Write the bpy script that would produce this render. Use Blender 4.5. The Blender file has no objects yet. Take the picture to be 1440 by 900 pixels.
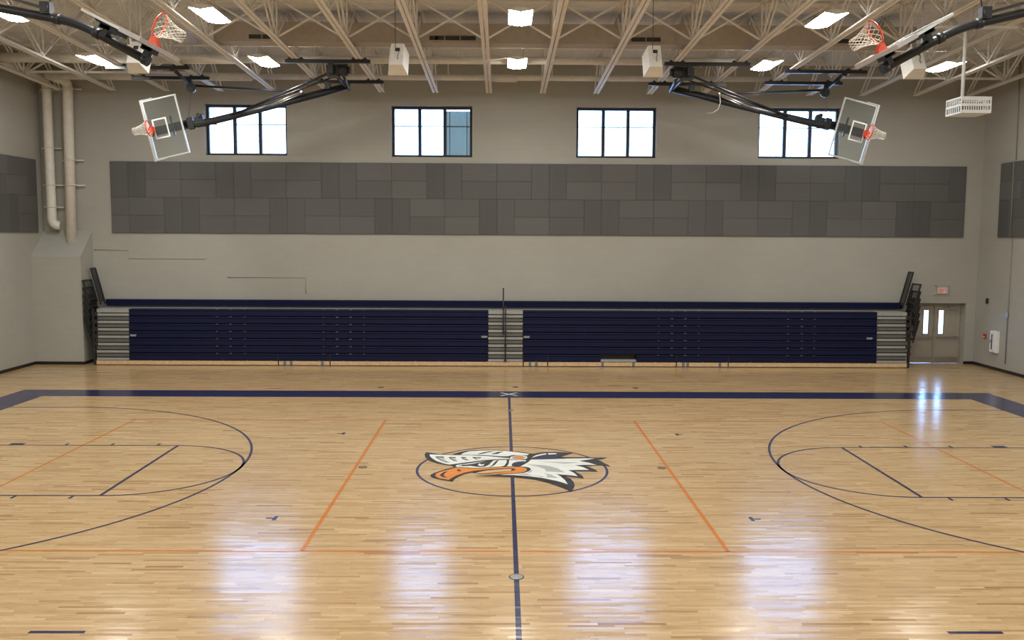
import bpy, bmesh, math, random
from mathutils import Vector, Matrix, Euler

random.seed(7)
SC = bpy.context.scene
COL = SC.collection
PI = math.pi

# ------------------------------------------------------------------ camera
cam_data = bpy.data.cameras.new('camera')
cam = bpy.data.objects.new('camera', cam_data)
COL.objects.link(cam)
SC.camera = cam
CX, CY, CZ = -0.200, -16.7255, 4.4034
YAW, PITCH, ROLL, FPX = 0.0109654, -0.0922963, 0.0054178, 1256.668
fw = Vector((math.sin(YAW)*math.cos(PITCH), math.cos(YAW)*math.cos(PITCH), math.sin(PITCH)))
rt = Vector((math.cos(YAW), -math.sin(YAW), 0.0))
up = rt.cross(fw)
rt2 = math.cos(ROLL)*rt + math.sin(ROLL)*up
up2 = -math.sin(ROLL)*rt + math.cos(ROLL)*up
cam.matrix_world = Matrix(((rt2.x, up2.x, -fw.x, CX), (rt2.y, up2.y, -fw.y, CY), (rt2.z, up2.z, -fw.z, CZ), (0, 0, 0, 1)))
cam_data.sensor_fit = 'HORIZONTAL'
cam_data.sensor_width = 36.0
cam_data.lens = FPX*36.0/1440.0
cam_data.clip_end = 300

# ------------------------------------------------------------------ sky, lamps, exposure
SKY_STRENGTH = 15.0
SKY_COLOUR = (0.32, 0.55, 1.0, 1)
LAMP_RADIANCE = 68.0
LAMP_COLOUR = (1.0, 0.985, 0.94, 1)
world = bpy.data.worlds.new('overcast_sky')
SC.world = world
world.use_nodes = True
wn = world.node_tree.nodes
wn['Background'].inputs[0].default_value = SKY_COLOUR
wn['Background'].inputs[1].default_value = SKY_STRENGTH
SC.view_settings.view_transform = 'Standard'
SC.view_settings.look = 'None'
SC.view_settings.gamma = 1.0
SC.view_settings.use_curve_mapping = False
SC.view_settings.exposure = 0.0
SC.cycles.max_bounces = 8
SC.cycles.diffuse_bounces = 5
SC.cycles.glossy_bounces = 4
SC.cycles.transparent_max_bounces = 12
SC.cycles.sample_clamp_indirect = 6.0
SC.cycles.use_denoising = True

# ------------------------------------------------------------------ materials
def new_mat(name):
    m = bpy.data.materials.new(name)
    m.use_nodes = True
    nt = m.node_tree
    return m, nt, nt.nodes['Principled BSDF']

def N(nt, kind, **props):
    n = nt.nodes.new(kind)
    for k, v in props.items():
        setattr(n, k, v)
    return n

def link(nt, a, b):
    nt.links.new(a, b)

def math_node(nt, op, a, b=None):
    n = N(nt, 'ShaderNodeMath', operation=op)
    for i, v in enumerate((a, b)):
        if v is None:
            continue
        if isinstance(v, (int, float)):
            n.inputs[i].default_value = v
        else:
            link(nt, v, n.inputs[i])
    return n.outputs[0]

def simple(name, rgb, rough=0.5, metal=0.0, vary=0.06, scale=6.0, bump=0.0, bump_scale=40.0, coat=0.0, spec=0.5):
    m, nt, b = new_mat(name)
    b.inputs['Roughness'].default_value = rough
    b.inputs['Metallic'].default_value = metal
    b.inputs['Specular IOR Level'].default_value = spec
    b.inputs['Coat Weight'].default_value = coat
    tc = N(nt, 'ShaderNodeTexCoord')
    no = N(nt, 'ShaderNodeTexNoise')
    no.inputs['Scale'].default_value = scale
    no.inputs['Detail'].default_value = 4
    link(nt, tc.outputs['Object'], no.inputs['Vector'])
    r = N(nt, 'ShaderNodeValToRGB')
    lo = [max(0, c*(1-vary)) for c in rgb]; hi = [min(1, c*(1+vary)) for c in rgb]
    r.color_ramp.elements[0].color = (*lo, 1); r.color_ramp.elements[0].position = 0.3
    r.color_ramp.elements[1].color = (*hi, 1); r.color_ramp.elements[1].position = 0.7
    link(nt, no.outputs['Fac'], r.inputs[0])
    link(nt, r.outputs[0], b.inputs['Base Color'])
    if bump:
        n2 = N(nt, 'ShaderNodeTexNoise'); n2.inputs['Scale'].default_value = bump_scale
        link(nt, tc.outputs['Object'], n2.inputs['Vector'])
        bp = N(nt, 'ShaderNodeBump'); bp.inputs['Strength'].default_value = bump
        bp.inputs['Distance'].default_value = 0.01
        link(nt, n2.outputs['Fac'], bp.inputs['Height'])
        link(nt, bp.outputs[0], b.inputs['Normal'])
    return m

GLOSS = 0.19
def plank_coords(nt):
    """strip-floor layout in world metres: strips run along X, 57 mm wide, random lengths"""
    tc = N(nt, 'ShaderNodeTexCoord')
    sp = N(nt, 'ShaderNodeSeparateXYZ'); link(nt, tc.outputs['Object'], sp.inputs[0])
    yv = math_node(nt, 'DIVIDE', sp.outputs['Y'], 0.057)
    row = math_node(nt, 'FLOOR', yv)
    wr = N(nt, 'ShaderNodeTexWhiteNoise', noise_dimensions='1D'); link(nt, row, wr.inputs['W'])
    sc = math_node(nt, 'MULTIPLY_ADD', wr.outputs['Value'], 1.0); sc.node.inputs[2].default_value = 1.0
    off = math_node(nt, 'MULTIPLY', wr.outputs['Value'], 377.0)
    xv = math_node(nt, 'ADD', math_node(nt, 'MULTIPLY', sp.outputs['X'], sc), off)
    col = math_node(nt, 'FLOOR', xv)
    cb = N(nt, 'ShaderNodeCombineXYZ'); link(nt, row, cb.inputs[0]); link(nt, col, cb.inputs[1])
    wn_ = N(nt, 'ShaderNodeTexWhiteNoise', noise_dimensions='2D'); link(nt, cb.outputs[0], wn_.inputs['Vector'])
    return tc, sp, yv, xv, wn_

def gloss_normal(nt, wn_, tc, b):
    """every strip is tilted a trifle about its long axis, and the finish is slightly uneven"""
    sep = N(nt, 'ShaderNodeSeparateColor'); link(nt, wn_.outputs['Color'], sep.inputs[0])
    ty = math_node(nt, 'MULTIPLY', math_node(nt, 'SUBTRACT', sep.outputs[1], 0.5), 0.044)
    tx = math_node(nt, 'MULTIPLY', math_node(nt, 'SUBTRACT', sep.outputs[2], 0.5), 0.004)
    cb = N(nt, 'ShaderNodeCombineXYZ'); link(nt, tx, cb.inputs[0]); link(nt, ty, cb.inputs[1])
    g = N(nt, 'ShaderNodeNewGeometry')
    ad = N(nt, 'ShaderNodeVectorMath', operation='ADD'); link(nt, g.outputs['Normal'], ad.inputs[0]); link(nt, cb.outputs[0], ad.inputs[1])
    nm = N(nt, 'ShaderNodeVectorMath', operation='NORMALIZE'); link(nt, ad.outputs[0], nm.inputs[0])
    link(nt, nm.outputs[0], b.inputs['Normal'])

def floor_wood():
    m, nt, b = new_mat('maple_strip_floor')
    tc, sp, yv, xv, wn_ = plank_coords(nt)
    ramp = N(nt, 'ShaderNodeValToRGB'); cr = ramp.color_ramp
    cr.elements[0].position = 0.0; cr.elements[0].color = (0.36, 0.215, 0.098, 1)
    cr.elements[1].position = 1.0; cr.elements[1].color = (0.63, 0.46, 0.255, 1)
    for p, c in ((0.025, (0.42, 0.262, 0.125, 1)), (0.10, (0.50, 0.335, 0.165, 1)), (0.5, (0.545, 0.375, 0.192, 1)), (0.88, (0.585, 0.415, 0.220, 1))):
        e = cr.elements.new(p); e.color = c
    link(nt, wn_.outputs['Value'], ramp.inputs[0])
    # grain streaks along the strip
    mp = N(nt, 'ShaderNodeMapping'); mp.inputs['Scale'].default_value = (3.2, 50.0, 1.0)
    link(nt, tc.outputs['Object'], mp.inputs[0])
    no = N(nt, 'ShaderNodeTexNoise'); no.inputs['Scale'].default_value = 1.0; no.inputs['Detail'].default_value = 5
    link(nt, mp.outputs[0], no.inputs['Vector'])
    g = N(nt, 'ShaderNodeValToRGB')
    g.color_ramp.elements[0].position = 0.28; g.color_ramp.elements[0].color = (0.66, 0.58, 0.50, 1)
    g.color_ramp.elements[1].position = 0.50; g.color_ramp.elements[1].color = (1, 1, 1, 1)
    link(nt, no.outputs['Fac'], g.inputs[0])
    mul = N(nt, 'ShaderNodeMix', data_type='RGBA', blend_type='MULTIPLY'); mul.inputs[0].default_value = 0.75
    link(nt, ramp.outputs[0], mul.inputs[6]); link(nt, g.outputs[0], mul.inputs[7])
    # joints between strips
    fy = math_node(nt, 'FRACT', yv); fx = math_node(nt, 'FRACT', xv)
    ey = math_node(nt, 'LESS_THAN', fy, 0.05); ex = math_node(nt, 'LESS_THAN', fx, 0.006)
    e = math_node(nt, 'MAXIMUM', ey, ex)
    mul2 = N(nt, 'ShaderNodeMix', data_type='RGBA'); link(nt, math_node(nt, 'MULTIPLY', e, 0.45), mul2.inputs[0])
    link(nt, mul.outputs[2], mul2.inputs[6]); mul2.inputs[7].default_value = (0.16, 0.08, 0.035, 1)
    link(nt, mul2.outputs[2], b.inputs['Base Color'])
    b.inputs['Roughness'].default_value = GLOSS
    b.inputs['IOR'].default_value = 1.5
    gloss_normal(nt, wn_, tc, b)
    return m

def court_paint(name, rgb):
    m, nt, b = new_mat(name)
    tc, sp, yv, xv, wn_ = plank_coords(nt)
    r = N(nt, 'ShaderNodeValToRGB')
    r.color_ramp.elements[0].color = (*[c*0.92 for c in rgb], 1)
    r.color_ramp.elements[1].color = (*[min(1, c*1.06) for c in rgb], 1)
    link(nt, wn_.outputs['Value'], r.inputs[0])
    link(nt, r.outputs[0], b.inputs['Base Color'])
    b.inputs['Roughness'].default_value = GLOSS
    gloss_normal(nt, wn_, tc, b)
    return m

def block_wall(name, rgb, axes):
    """painted concrete block: 400 x 200 mm courses under thick paint"""
    m, nt, b = new_mat(name)
    tc = N(nt, 'ShaderNodeTexCoord')
    sp = N(nt, 'ShaderNodeSeparateXYZ'); link(nt, tc.outputs['Object'], sp.inputs[0])
    cb = N(nt, 'ShaderNodeCombineXYZ'); link(nt, sp.outputs[axes[0]], cb.inputs[0]); link(nt, sp.outputs['Z'], cb.inputs[1])
    br = N(nt, 'ShaderNodeTexBrick')
    br.inputs['Scale'].default_value = 1.0; br.inputs['Brick Width'].default_value = 0.4; br.inputs['Row Height'].default_value = 0.2
    br.inputs['Mortar Size'].default_value = 0.006; br.inputs['Mortar Smooth'].default_value = 0.3
    br.inputs['Color1'].default_value = (*rgb, 1)
    br.inputs['Color2'].default_value = (*[c*0.97 for c in rgb], 1)
    br.inputs['Mortar'].default_value = (*[c*0.94 for c in rgb], 1)
    link(nt, cb.outputs[0], br.inputs['Vector'])
    no = N(nt, 'ShaderNodeTexNoise'); no.inputs['Scale'].default_value = 0.6; no.inputs['Detail'].default_value = 6
    link(nt, tc.outputs['Object'], no.inputs['Vector'])
    r = N(nt, 'ShaderNodeValToRGB')
    r.color_ramp.elements[0].position = 0.3; r.color_ramp.elements[0].color = (0.95, 0.95, 0.95, 1)
    r.color_ramp.elements[1].position = 0.7; r.color_ramp.elements[1].color = (1, 1, 1, 1)
    link(nt, no.outputs['Fac'], r.inputs[0])
    mul = N(nt, 'ShaderNodeMix', data_type='RGBA', blend_type='MULTIPLY'); mul.inputs[0].default_value = 1
    link(nt, br.outputs['Color'], mul.inputs[6]); link(nt, r.outputs[0], mul.inputs[7])
    link(nt, mul.outputs[2], b.inputs['Base Color'])
    inv = math_node(nt, 'SUBTRACT', 1.0, br.outputs['Fac'])
    bp = N(nt, 'ShaderNodeBump'); bp.inputs['Strength'].default_value = 0.35; bp.inputs['Distance'].default_value = 0.004
    link(nt, inv, bp.inputs['Height']); link(nt, bp.outputs[0], b.inputs['Normal'])
    b.inputs['Roughness'].default_value = 0.55
    b.inputs['Specular IOR Level'].default_value = 0.35
    return m

def fibre_panel(name, rgb, along):
    """acoustic board with fine ribs along one axis (X, Y or Z)"""
    m, nt, b = new_mat(name)
    tc = N(nt, 'ShaderNodeTexCoord')
    mp = N(nt, 'ShaderNodeMapping')
    mp.inputs['Scale'].default_value = {'long': (0.6, 0.6, 45.0), 'up': (45.0, 45.0, 0.6)}[along]
    link(nt, tc.outputs['Object'], mp.inputs[0])
    no = N(nt, 'ShaderNodeTexNoise'); no.inputs['Scale'].default_value = 1.0; no.inputs['Detail'].default_value = 4
    link(nt, mp.outputs[0], no.inputs['Vector'])
    oi = N(nt, 'ShaderNodeObjectInfo')
    v = math_node(nt, 'ADD', math_node(nt, 'MULTIPLY', no.outputs['Fac'], 0.5), math_node(nt, 'MULTIPLY', oi.outputs['Random'], 0.45))
    r = N(nt, 'ShaderNodeValToRGB')
    r.color_ramp.elements[0].position = 0.15; r.color_ramp.elements[0].color = (*[c*0.84 for c in rgb], 1)
    r.color_ramp.elements[1].position = 0.75; r.color_ramp.elements[1].color = (*[c*1.16 for c in rgb], 1)
    link(nt, v, r.inputs[0]); link(nt, r.outputs[0], b.inputs['Base Color'])
    bp = N(nt, 'ShaderNodeBump'); bp.inputs['Strength'].default_value = 0.5; bp.inputs['Distance'].default_value = 0.01
    link(nt, no.outputs['Fac'], bp.inputs['Height']); link(nt, bp.outputs[0], b.inputs['Normal'])
    b.inputs['Roughness'].default_value = 0.6
    return m

def emitter(name, rgb, strength, base=(0.8, 0.8, 0.8)):
    m, nt, b = new_mat(name)
    b.inputs['Base Color'].default_value = (*base, 1)
    b.inputs['Emission Color'].default_value = rgb
    b.inputs['Emission Strength'].default_value = strength
    return m

def clear_pane(name, tint, rough=0.02, body=0.0, body_rgb=(0.5, 0.6, 0.58)):
    """thin glass: straight-through light plus surface reflection by angle"""
    m = bpy.data.materials.new(name); m.use_nodes = True
    nt = m.node_tree; nt.nodes.clear()
    out = N(nt, 'ShaderNodeOutputMaterial')
    tr = N(nt, 'ShaderNodeBsdfTransparent'); tr.inputs[0].default_value = (*tint, 1)
    gl = N(nt, 'ShaderNodeBsdfGlossy'); gl.inputs['Roughness'].default_value = rough
    fr = N(nt, 'ShaderNodeFresnel'); fr.inputs[0].default_value = 1.5
    mx = N(nt, 'ShaderNodeMixShader')
    link(nt, fr.outputs[0], mx.inputs[0]); link(nt, tr.outputs[0], mx.inputs[1]); link(nt, gl.outputs[0], mx.inputs[2])
    last = mx
    if body:
        df = N(nt, 'ShaderNodeBsdfDiffuse'); df.inputs[0].default_value = (*body_rgb, 1)
        m2 = N(nt, 'ShaderNodeMixShader'); m2.inputs[0].default_value = body
        link(nt, mx.outputs[0], m2.inputs[1]); link(nt, df.outputs[0], m2.inputs[2]); last = m2
    link(nt, last.outputs[0], out.inputs[0])
    return m

def shade_cloth(name, rgb, trans):
    m = bpy.data.materials.new(name); m.use_nodes = True
    nt = m.node_tree; nt.nodes.clear()
    out = N(nt, 'ShaderNodeOutputMaterial')
    df = N(nt, 'ShaderNodeBsdfDiffuse'); df.inputs[0].default_value = (*rgb, 1)
    tl = N(nt, 'ShaderNodeBsdfTranslucent')
    tc = N(nt, 'ShaderNodeTexCoord'); mp = N(nt, 'ShaderNodeMapping'); mp.inputs['Scale'].default_value = (3, 3, 40)
    no = N(nt, 'ShaderNodeTexNoise'); link(nt, tc.outputs['Object'], mp.inputs[0]); link(nt, mp.outputs[0], no.inputs['Vector'])
    r = N(nt, 'ShaderNodeValToRGB'); r.color_ramp.elements[0].color = (*[c*0.85 for c in trans], 1); r.color_ramp.elements[1].color = (*[c*1.15 for c in trans], 1)
    link(nt, no.outputs['Fac'], r.inputs[0]); link(nt, r.outputs[0], tl.inputs[0])
    ad = N(nt, 'ShaderNodeAddShader'); link(nt, df.outputs[0], ad.inputs[0]); link(nt, tl.outputs[0], ad.inputs[1])
    link(nt, ad.outputs[0], out.inputs[0])
    return m

WALL = (0.415, 0.408, 0.366)
M = dict(
    floor=floor_wood(),
    navy_paint=court_paint('navy_court_paint', (0.022, 0.026, 0.085)),
    orange_paint=court_paint('orange_court_paint', (0.58, 0.20, 0.038)),
    logo_orange=court_paint('orange_emblem_paint', (0.72, 0.25, 0.045)),
    black_paint=court_paint('black_court_paint', (0.02, 0.02, 0.02)),
    white_paint=court_paint('white_court_paint', (0.80, 0.84, 0.80)),
    grey_paint=court_paint('grey_court_paint', (0.46, 0.48, 0.47)),
    tan_paint=court_paint('tan_court_paint', (0.66, 0.45, 0.25)),
    wall_x=block_wall('painted_block_along_x', WALL, 'X'),
    wall_y=block_wall('painted_block_along_y', WALL, 'Y'),
    base=simple('black_rubber_base', (0.012, 0.011, 0.010), 0.4),
    deck=simple('painted_roof_deck', (0.74, 0.735, 0.71), 0.6),
    joist=simple('cream_joist_paint', (0.78, 0.755, 0.71), 0.7, spec=0.25),
    duct=simple('painted_duct', (0.42, 0.375, 0.325), 0.85, spec=0.1),
    pipe=simple('cream_pipe_jacket', (0.74, 0.71, 0.64), 0.6),
    dark_slot=simple('dark_grille', (0.03, 0.03, 0.03), 0.5),
    grain_long=fibre_panel('grey_board_ribs_level', (0.106, 0.105, 0.102), 'long'),
    grain_up=fibre_panel('grey_board_ribs_upright', (0.090, 0.090, 0.089), 'up'),
    batten=simple('grey_panel_back', (0.07, 0.07, 0.07), 0.7),
    bronze=simple('dark_bronze_frame', (0.018, 0.020, 0.026), 0.45),
    glass=clear_pane('window_glass', (0.96, 0.98, 1.0)),
    shade=shade_cloth('grey_roller_shade', (0.10, 0.14, 0.15), (0.22, 0.215, 0.18)),
    door=simple('greige_door_paint', (0.36, 0.33, 0.275), 0.45),
    frame=simple('door_frame_paint', (0.30, 0.27, 0.22), 0.45),
    steel=simple('brushed_steel', (0.45, 0.44, 0.42), 0.35, 0.9, 0.1, 30),
    navy_seat=simple('navy_seat_plastic', (0.0055, 0.0085, 0.040), 0.55, bump=0.2, bump_scale=120, spec=0.2),
    alu=simple('grey_aluminium_tread', (0.36, 0.37, 0.36), 0.45, 0.1),
    riser=simple('grey_riser', (0.16, 0.16, 0.15), 0.6),
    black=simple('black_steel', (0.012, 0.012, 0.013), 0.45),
    rail=simple('black_rail_paint', (0.020, 0.021, 0.022), 0.5),
    kick=simple('maple_kick_board', (0.66, 0.47, 0.27), 0.3, vary=0.15, scale=9),
    clip=simple('blue_grey_clip', (0.16, 0.18, 0.24), 0.5),
    tag=simple('pale_tag', (0.30, 0.29, 0.32), 0.5),
    mast=simple('black_powder_coat', (0.016, 0.018, 0.022), 0.36),
    board=clear_pane('backboard_glass', (0.93, 0.96, 0.95), 0.05, 0.06, (0.60, 0.64, 0.62)),
    board_frame=simple('satin_backboard_frame', (0.62, 0.65, 0.65), 0.35, 0.3),
    target=simple('white_backboard_lines', (0.80, 0.82, 0.82), 0.5),
    pad=simple('grey_edge_padding', (0.48, 0.46, 0.45), 0.7),
    rim=simple('orange_rim_enamel', (0.78, 0.085, 0.03), 0.35),
    net=simple('white_nylon_net', (0.80, 0.76, 0.68), 0.8),
    cream=simple('speaker_cream', (0.74, 0.70, 0.62), 0.5),
    speaker=simple('speaker_white', (0.80, 0.79, 0.75), 0.45),
    white=simple('white_enamel', (0.82, 0.82, 0.80), 0.4),
    cage=simple('white_powder_coat', (0.80, 0.82, 0.82), 0.4),
    red=simple('red_plastic', (0.55, 0.03, 0.03), 0.4),
    exit_red=emitter('lit_red_letters', (0.9, 0.04, 0.05, 1), 0.4, (0.4, 0.02, 0.02)),
    exit_plate=simple('exit_sign_plate', (0.78, 0.70, 0.66), 0.5),
    fixture=simple('white_fixture', (0.78, 0.78, 0.75), 0.4),
    lamp=emitter('lamp_diffuser', LAMP_COLOUR, LAMP_RADIANCE),
    concrete=simple('pale_concrete', (0.45, 0.45, 0.43), 0.8, scale=0.5),
    brass=simple('brass_plate', (0.42, 0.32, 0.16), 0.3, 0.8),
    chrome=simple('bright_plate', (0.65, 0.65, 0.62), 0.2, 0.9),
    cable=simple('dark_cable', (0.05, 0.05, 0.05), 0.5),
)

# ------------------------------------------------------------------ mesh helpers
class MB:
    def __init__(self):
        self.bm = bmesh.new()
    def verts(self, pts):
        return [self.bm.verts.new(Vector(p)) for p in pts]
    def face(self, vs, smooth=False):
        try:
            f = self.bm.faces.new(vs); f.smooth = smooth
            return f
        except ValueError:
            return None
    def box(self, x0, x1, y0, y1, z0, z1, mat=None):
        p = [(x, y, z) for z in (z0, z1) for y in (y0, y1) for x in (x0, x1)]
        if mat is not None:
            p = [mat @ Vector(q) for q in p]
        v = self.verts(p)
        for f in ((0, 2, 3, 1), (4, 5, 7, 6), (0, 1, 5, 4), (2, 6, 7, 3), (0, 4, 6, 2), (1, 3, 7, 5)):
            self.face([v[i] for i in f])
        return self
    def prism(self, prof, a0, a1, axis='X', mat=None):
        """profile in the two other axes (in order), extruded along axis"""
        def mk(a, p):
            q = {'X': (a, p[0], p[1]), 'Y': (p[0], a, p[1]), 'Z': (p[0], p[1], a)}[axis]
            return mat @ Vector(q) if mat is not None else q
        A = self.verts([mk(a0, p) for p in prof]); B = self.verts([mk(a1, p) for p in prof])
        n = len(prof)
        for i in range(n):
            self.face([A[i], A[(i+1) % n], B[(i+1) % n], B[i]])
        self.face(A[::-1]); self.face(B)
        return self
    def tube(self, path, r, seg=10, caps=True, closed=False):
        path = [Vector(p) for p in path]
        rr = r if isinstance(r, (list, tuple)) else [r]*len(path)
        rings = []
        prev = None
        n = len(path)
        for i, p in enumerate(path):
            if closed:
                t = (path[(i+1) % n]-path[i-1]).normalized()
            elif i == 0:
                t = (path[1]-p).normalized()
            elif i == n-1:
                t = (p-path[i-1]).normalized()
            else:
                t = ((path[i+1]-p).normalized()+(p-path[i-1]).normalized()).normalized()
            if prev is None:
                a = Vector((0, 0, 1)) if abs(t.z) < 0.9 else Vector((1, 0, 0))
                u = t.cross(a).normalized()
            else:
                u = (prev-t*prev.dot(t)).normalized()
            prev = u
            w = t.cross(u)
            rings.append(self.verts([p+rr[i]*(math.cos(2*PI*k/seg)*u+math.sin(2*PI*k/seg)*w) for k in range(seg)]))
        m = n if closed else n-1
        for i in range(m):
            A, B = rings[i], rings[(i+1) % n]
            for k in range(seg):
                self.face([A[k], A[(k+1) % seg], B[(k+1) % seg], B[k]], seg > 5)
        if caps and not closed:
            self.face(rings[0][::-1]); self.face(rings[-1])
        return self
    def bar(self, p0, p1, w, h, upv=(0, 0, 1)):
        """square bar from p0 to p1, w across, h along upv"""
        p0, p1 = Vector(p0), Vector(p1)
        t = (p1-p0).normalized()
        u = Vector(upv); s = t.cross(u)
        if s.length < 1e-4:
            s = t.cross(Vector((0, 1, 0)))
        s.normalize(); u = s.cross(t)
        pts = [p+s*a*w/2+u*b*h/2 for p in (p0, p1) for a, b in ((-1, -1), (1, -1), (1, 1), (-1, 1))]
        v = self.verts(pts)
        for f in ((3, 2, 1, 0), (4, 5, 6, 7), (0, 1, 5, 4), (1, 2, 6, 5), (2, 3, 7, 6), (3, 0, 4, 7)):
            self.face([v[i] for i in f])
        return self
    def polygon(self, pts, z):
        v = self.verts([(x, y, z) for x, y in pts])
        f = self.face(v)
        if f:
            f.normal_update()
            if f.normal.z < 0:
                f.normal_flip()
            bmesh.ops.triangulate(self.bm, faces=[f])
        return self
    def build(self, name, mat, parent=None, bevel=0.0):
        bm = self.bm
        if bevel:
            es = [e for e in bm.edges if len(e.link_faces) == 2 and e.calc_face_angle(0) > 0.6]
            bmesh.ops.bevel(bm, geom=es, offset=bevel, segments=2, affect='EDGES', profile=0.5)
        bmesh.ops.recalc_face_normals(bm, faces=[f for f in bm.faces]) if not getattr(self, 'flat', False) else None
        off = Vector((0, 0, 0)); q = parent
        while q is not None:
            off += q.location; q = q.parent
        if off.length:
            bmesh.ops.translate(bm, verts=bm.verts, vec=-off)
        me = bpy.data.meshes.new(name)
        bm.to_mesh(me); bm.free()
        me.materials.append(mat)
        o = bpy.data.objects.new(name, me)
        COL.objects.link(o)
        if parent is not None:
            o.parent = parent
        return o

def thing(name, loc, label=None, cat=None, group=None):
    o = bpy.data.objects.new(name, None)
    o.empty_display_size = 0.2
    o.location = loc
    COL.objects.link(o)
    return tag(o, label, cat, group)

def tag(o, label=None, cat=None, group=None, kind=None):
    if label: o['label'] = label
    if cat: o['category'] = cat
    if group: o['group'] = group
    if kind: o['kind'] = kind
    return o

def structure(o):
    o['kind'] = 'structure'
    return o

def piece(name, me, parent, loc, rot=(0, 0, 0)):
    """a further part that shares mesh data"""
    o = bpy.data.objects.new(name, me)
    COL.objects.link(o); o.parent = parent; o.location = loc; o.rotation_euler = rot
    return o

def copy_tree(o, parent=None):
    c = o.copy(); COL.objects.link(c); c.parent = parent
    for ch in list(o.children):
        copy_tree(ch, c)
    return c

# ------------------------------------------------------------------ the setting
XL, XR, YB, YF = -16.10, 16.53, 14.60, -18.0
WT = 0.36
RIDGE = -1.5
def zb(y):                                   # underside of the joists, falling from the ridge to the eaves
    return 9.27 + 0.032*(14.3-(y if y > RIDGE else 2*RIDGE-y))
DEPTH = 1.06
def zdeck(y):
    return zb(y) + DEPTH

fl = MB(); fl.box(XL-WT, XR+WT, YF-WT, YB+WT+0.9, -0.2, 0.0)
floor = structure(fl.build('floor', M['floor']))
g = MB(); g.box(-60, 60, YB+WT+0.9, 90, -0.25, -0.05); structure(g.build('ground_outside', M['concrete']))

WIN = [(-10.46, -7.65, 7.17, 8.91), (-4.05, -1.265, 7.15, 8.89), (2.335, 5.10, 7.16, 8.89), (8.655, 11.48, 7.18, 8.915)]
DOOR = (14.20, 16.19, 0.0, 2.165)
def wall_with_holes(name, mat, holes, x0, x1, z0, z1, y0, y1):
    xs = sorted({x0, x1, *[h[0] for h in holes], *[h[1] for h in holes]})
    zs = sorted({z0, z1, *[h[2] for h in holes], *[h[3] for h in holes]})
    m = MB()
    solid = {}
    for i in range(len(xs)-1):
        for j in range(len(zs)-1):
            cx, cz = (xs[i]+xs[i+1])/2, (zs[j]+zs[j+1])/2
            solid[i, j] = not any(h[0] < cx < h[1] and h[2] < cz < h[3] for h in holes)
    V = {}
    def v(i, j, y):
        k = (i, j, y)
        if k not in V:
            V[k] = m.bm.verts.new((xs[i], y, zs[j]))
        return V[k]
    for (i, j), s in solid.items():
        if not s:
            continue
        for y in (y0, y1):
            m.face([v(i, j, y), v(i+1, j, y), v(i+1, j+1, y), v(i, j+1, y)])
        for di, dj, a, b in ((-1, 0, (i, j), (i, j+1)), (1, 0, (i+1, j), (i+1, j+1)), (0, -1, (i, j), (i+1, j)), (0, 1, (i, j+1), (i+1, j+1))):
            if not solid.get((i+di, j+dj), False):
                m.face([v(*a, y0), v(*b, y0), v(*b, y1), v(*a, y1)])
    return m.build(name, mat)
structure(wall_with_holes('wall_back', M['wall_x'], WIN+[DOOR], XL-WT, XR+WT, 0, 10.6, YB, YB+WT))
w = MB(); w.box(XL-WT, XL, YF, YB, 0, 11.2); structure(w.build('wall_left', M['wall_y']))
w = MB(); w.box(XR, XR+WT, YF, YB, 0, 11.2); structure(w.build('wall_right', M['wall_y']))
w = MB(); w.box(XL-WT, XR+WT, YF-WT, YF, 0, 11.2); structure(w.build('wall_front', M['wall_x']))
# boxed-out chase in the left corner, with a sloped top
CHX, CHY = -14.445, 13.65
w = MB(); w.prism([(YB, 0), (CHY, 0), (CHY, 3.67), (YB, 4.55)], XL, CHX, 'X')
structure(w.build('wall_corner', M['wall_x']))
BH = 0.105
b = MB(); b.box(XL, XL+0.012, YF, CHY, 0, BH); structure(b.build('baseboard_left', M['base']))
b = MB(); b.box(XR-0.012, XR, YF, YB, 0, BH); structure(b.build('baseboard_right', M['base']))
b = MB(); b.box(XL+0.012, CHX+0.012, CHY-0.012, CHY, 0, BH); b.box(CHX, CHX+0.012, CHY, YB-0.02, 0, BH)
structure(b.build('baseboard_corner', M['base']))
b = MB(); b.box(DOOR[1], XR-0.012, YB-0.012, YB, 0, BH); structure(b.build('baseboard_back', M['base']))

# roof deck: ribbed sheets, ribs across the joists
d = MB()
prof = []
y = YB+WT
pitch = 0.152
while y > YF-WT:
    for dy, dz in ((0.0, 0.0), (0.05, 0.0), (0.066, 0.038), (0.136, 0.038)):
        prof.append((y-dy, zdeck(y-dy)+dz))
    y -= pitch
A = d.verts([(XL-WT, p[0], p[1]) for p in prof]); B = d.verts([(XR+WT, p[0], p[1]) for p in prof])
A2 = d.verts([(XL-WT, p[0], zdeck(p[0])+0.12) for p in (prof[0], prof[len(prof)//2], prof[-1])])
B2 = d.verts([(XR+WT, p[0], zdeck(p[0])+0.12) for p in (prof[0], prof[len(prof)//2], prof[-1])])
for i in range(len(prof)-1):
    d.face([A[i], A[i+1], B[i+1], B[i]])
for i in range(2):
    d.face([A2[i], A2[i+1], B2[i+1], B2[i]])
ceiling = structure(d.build('ceiling', M['deck']))

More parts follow.
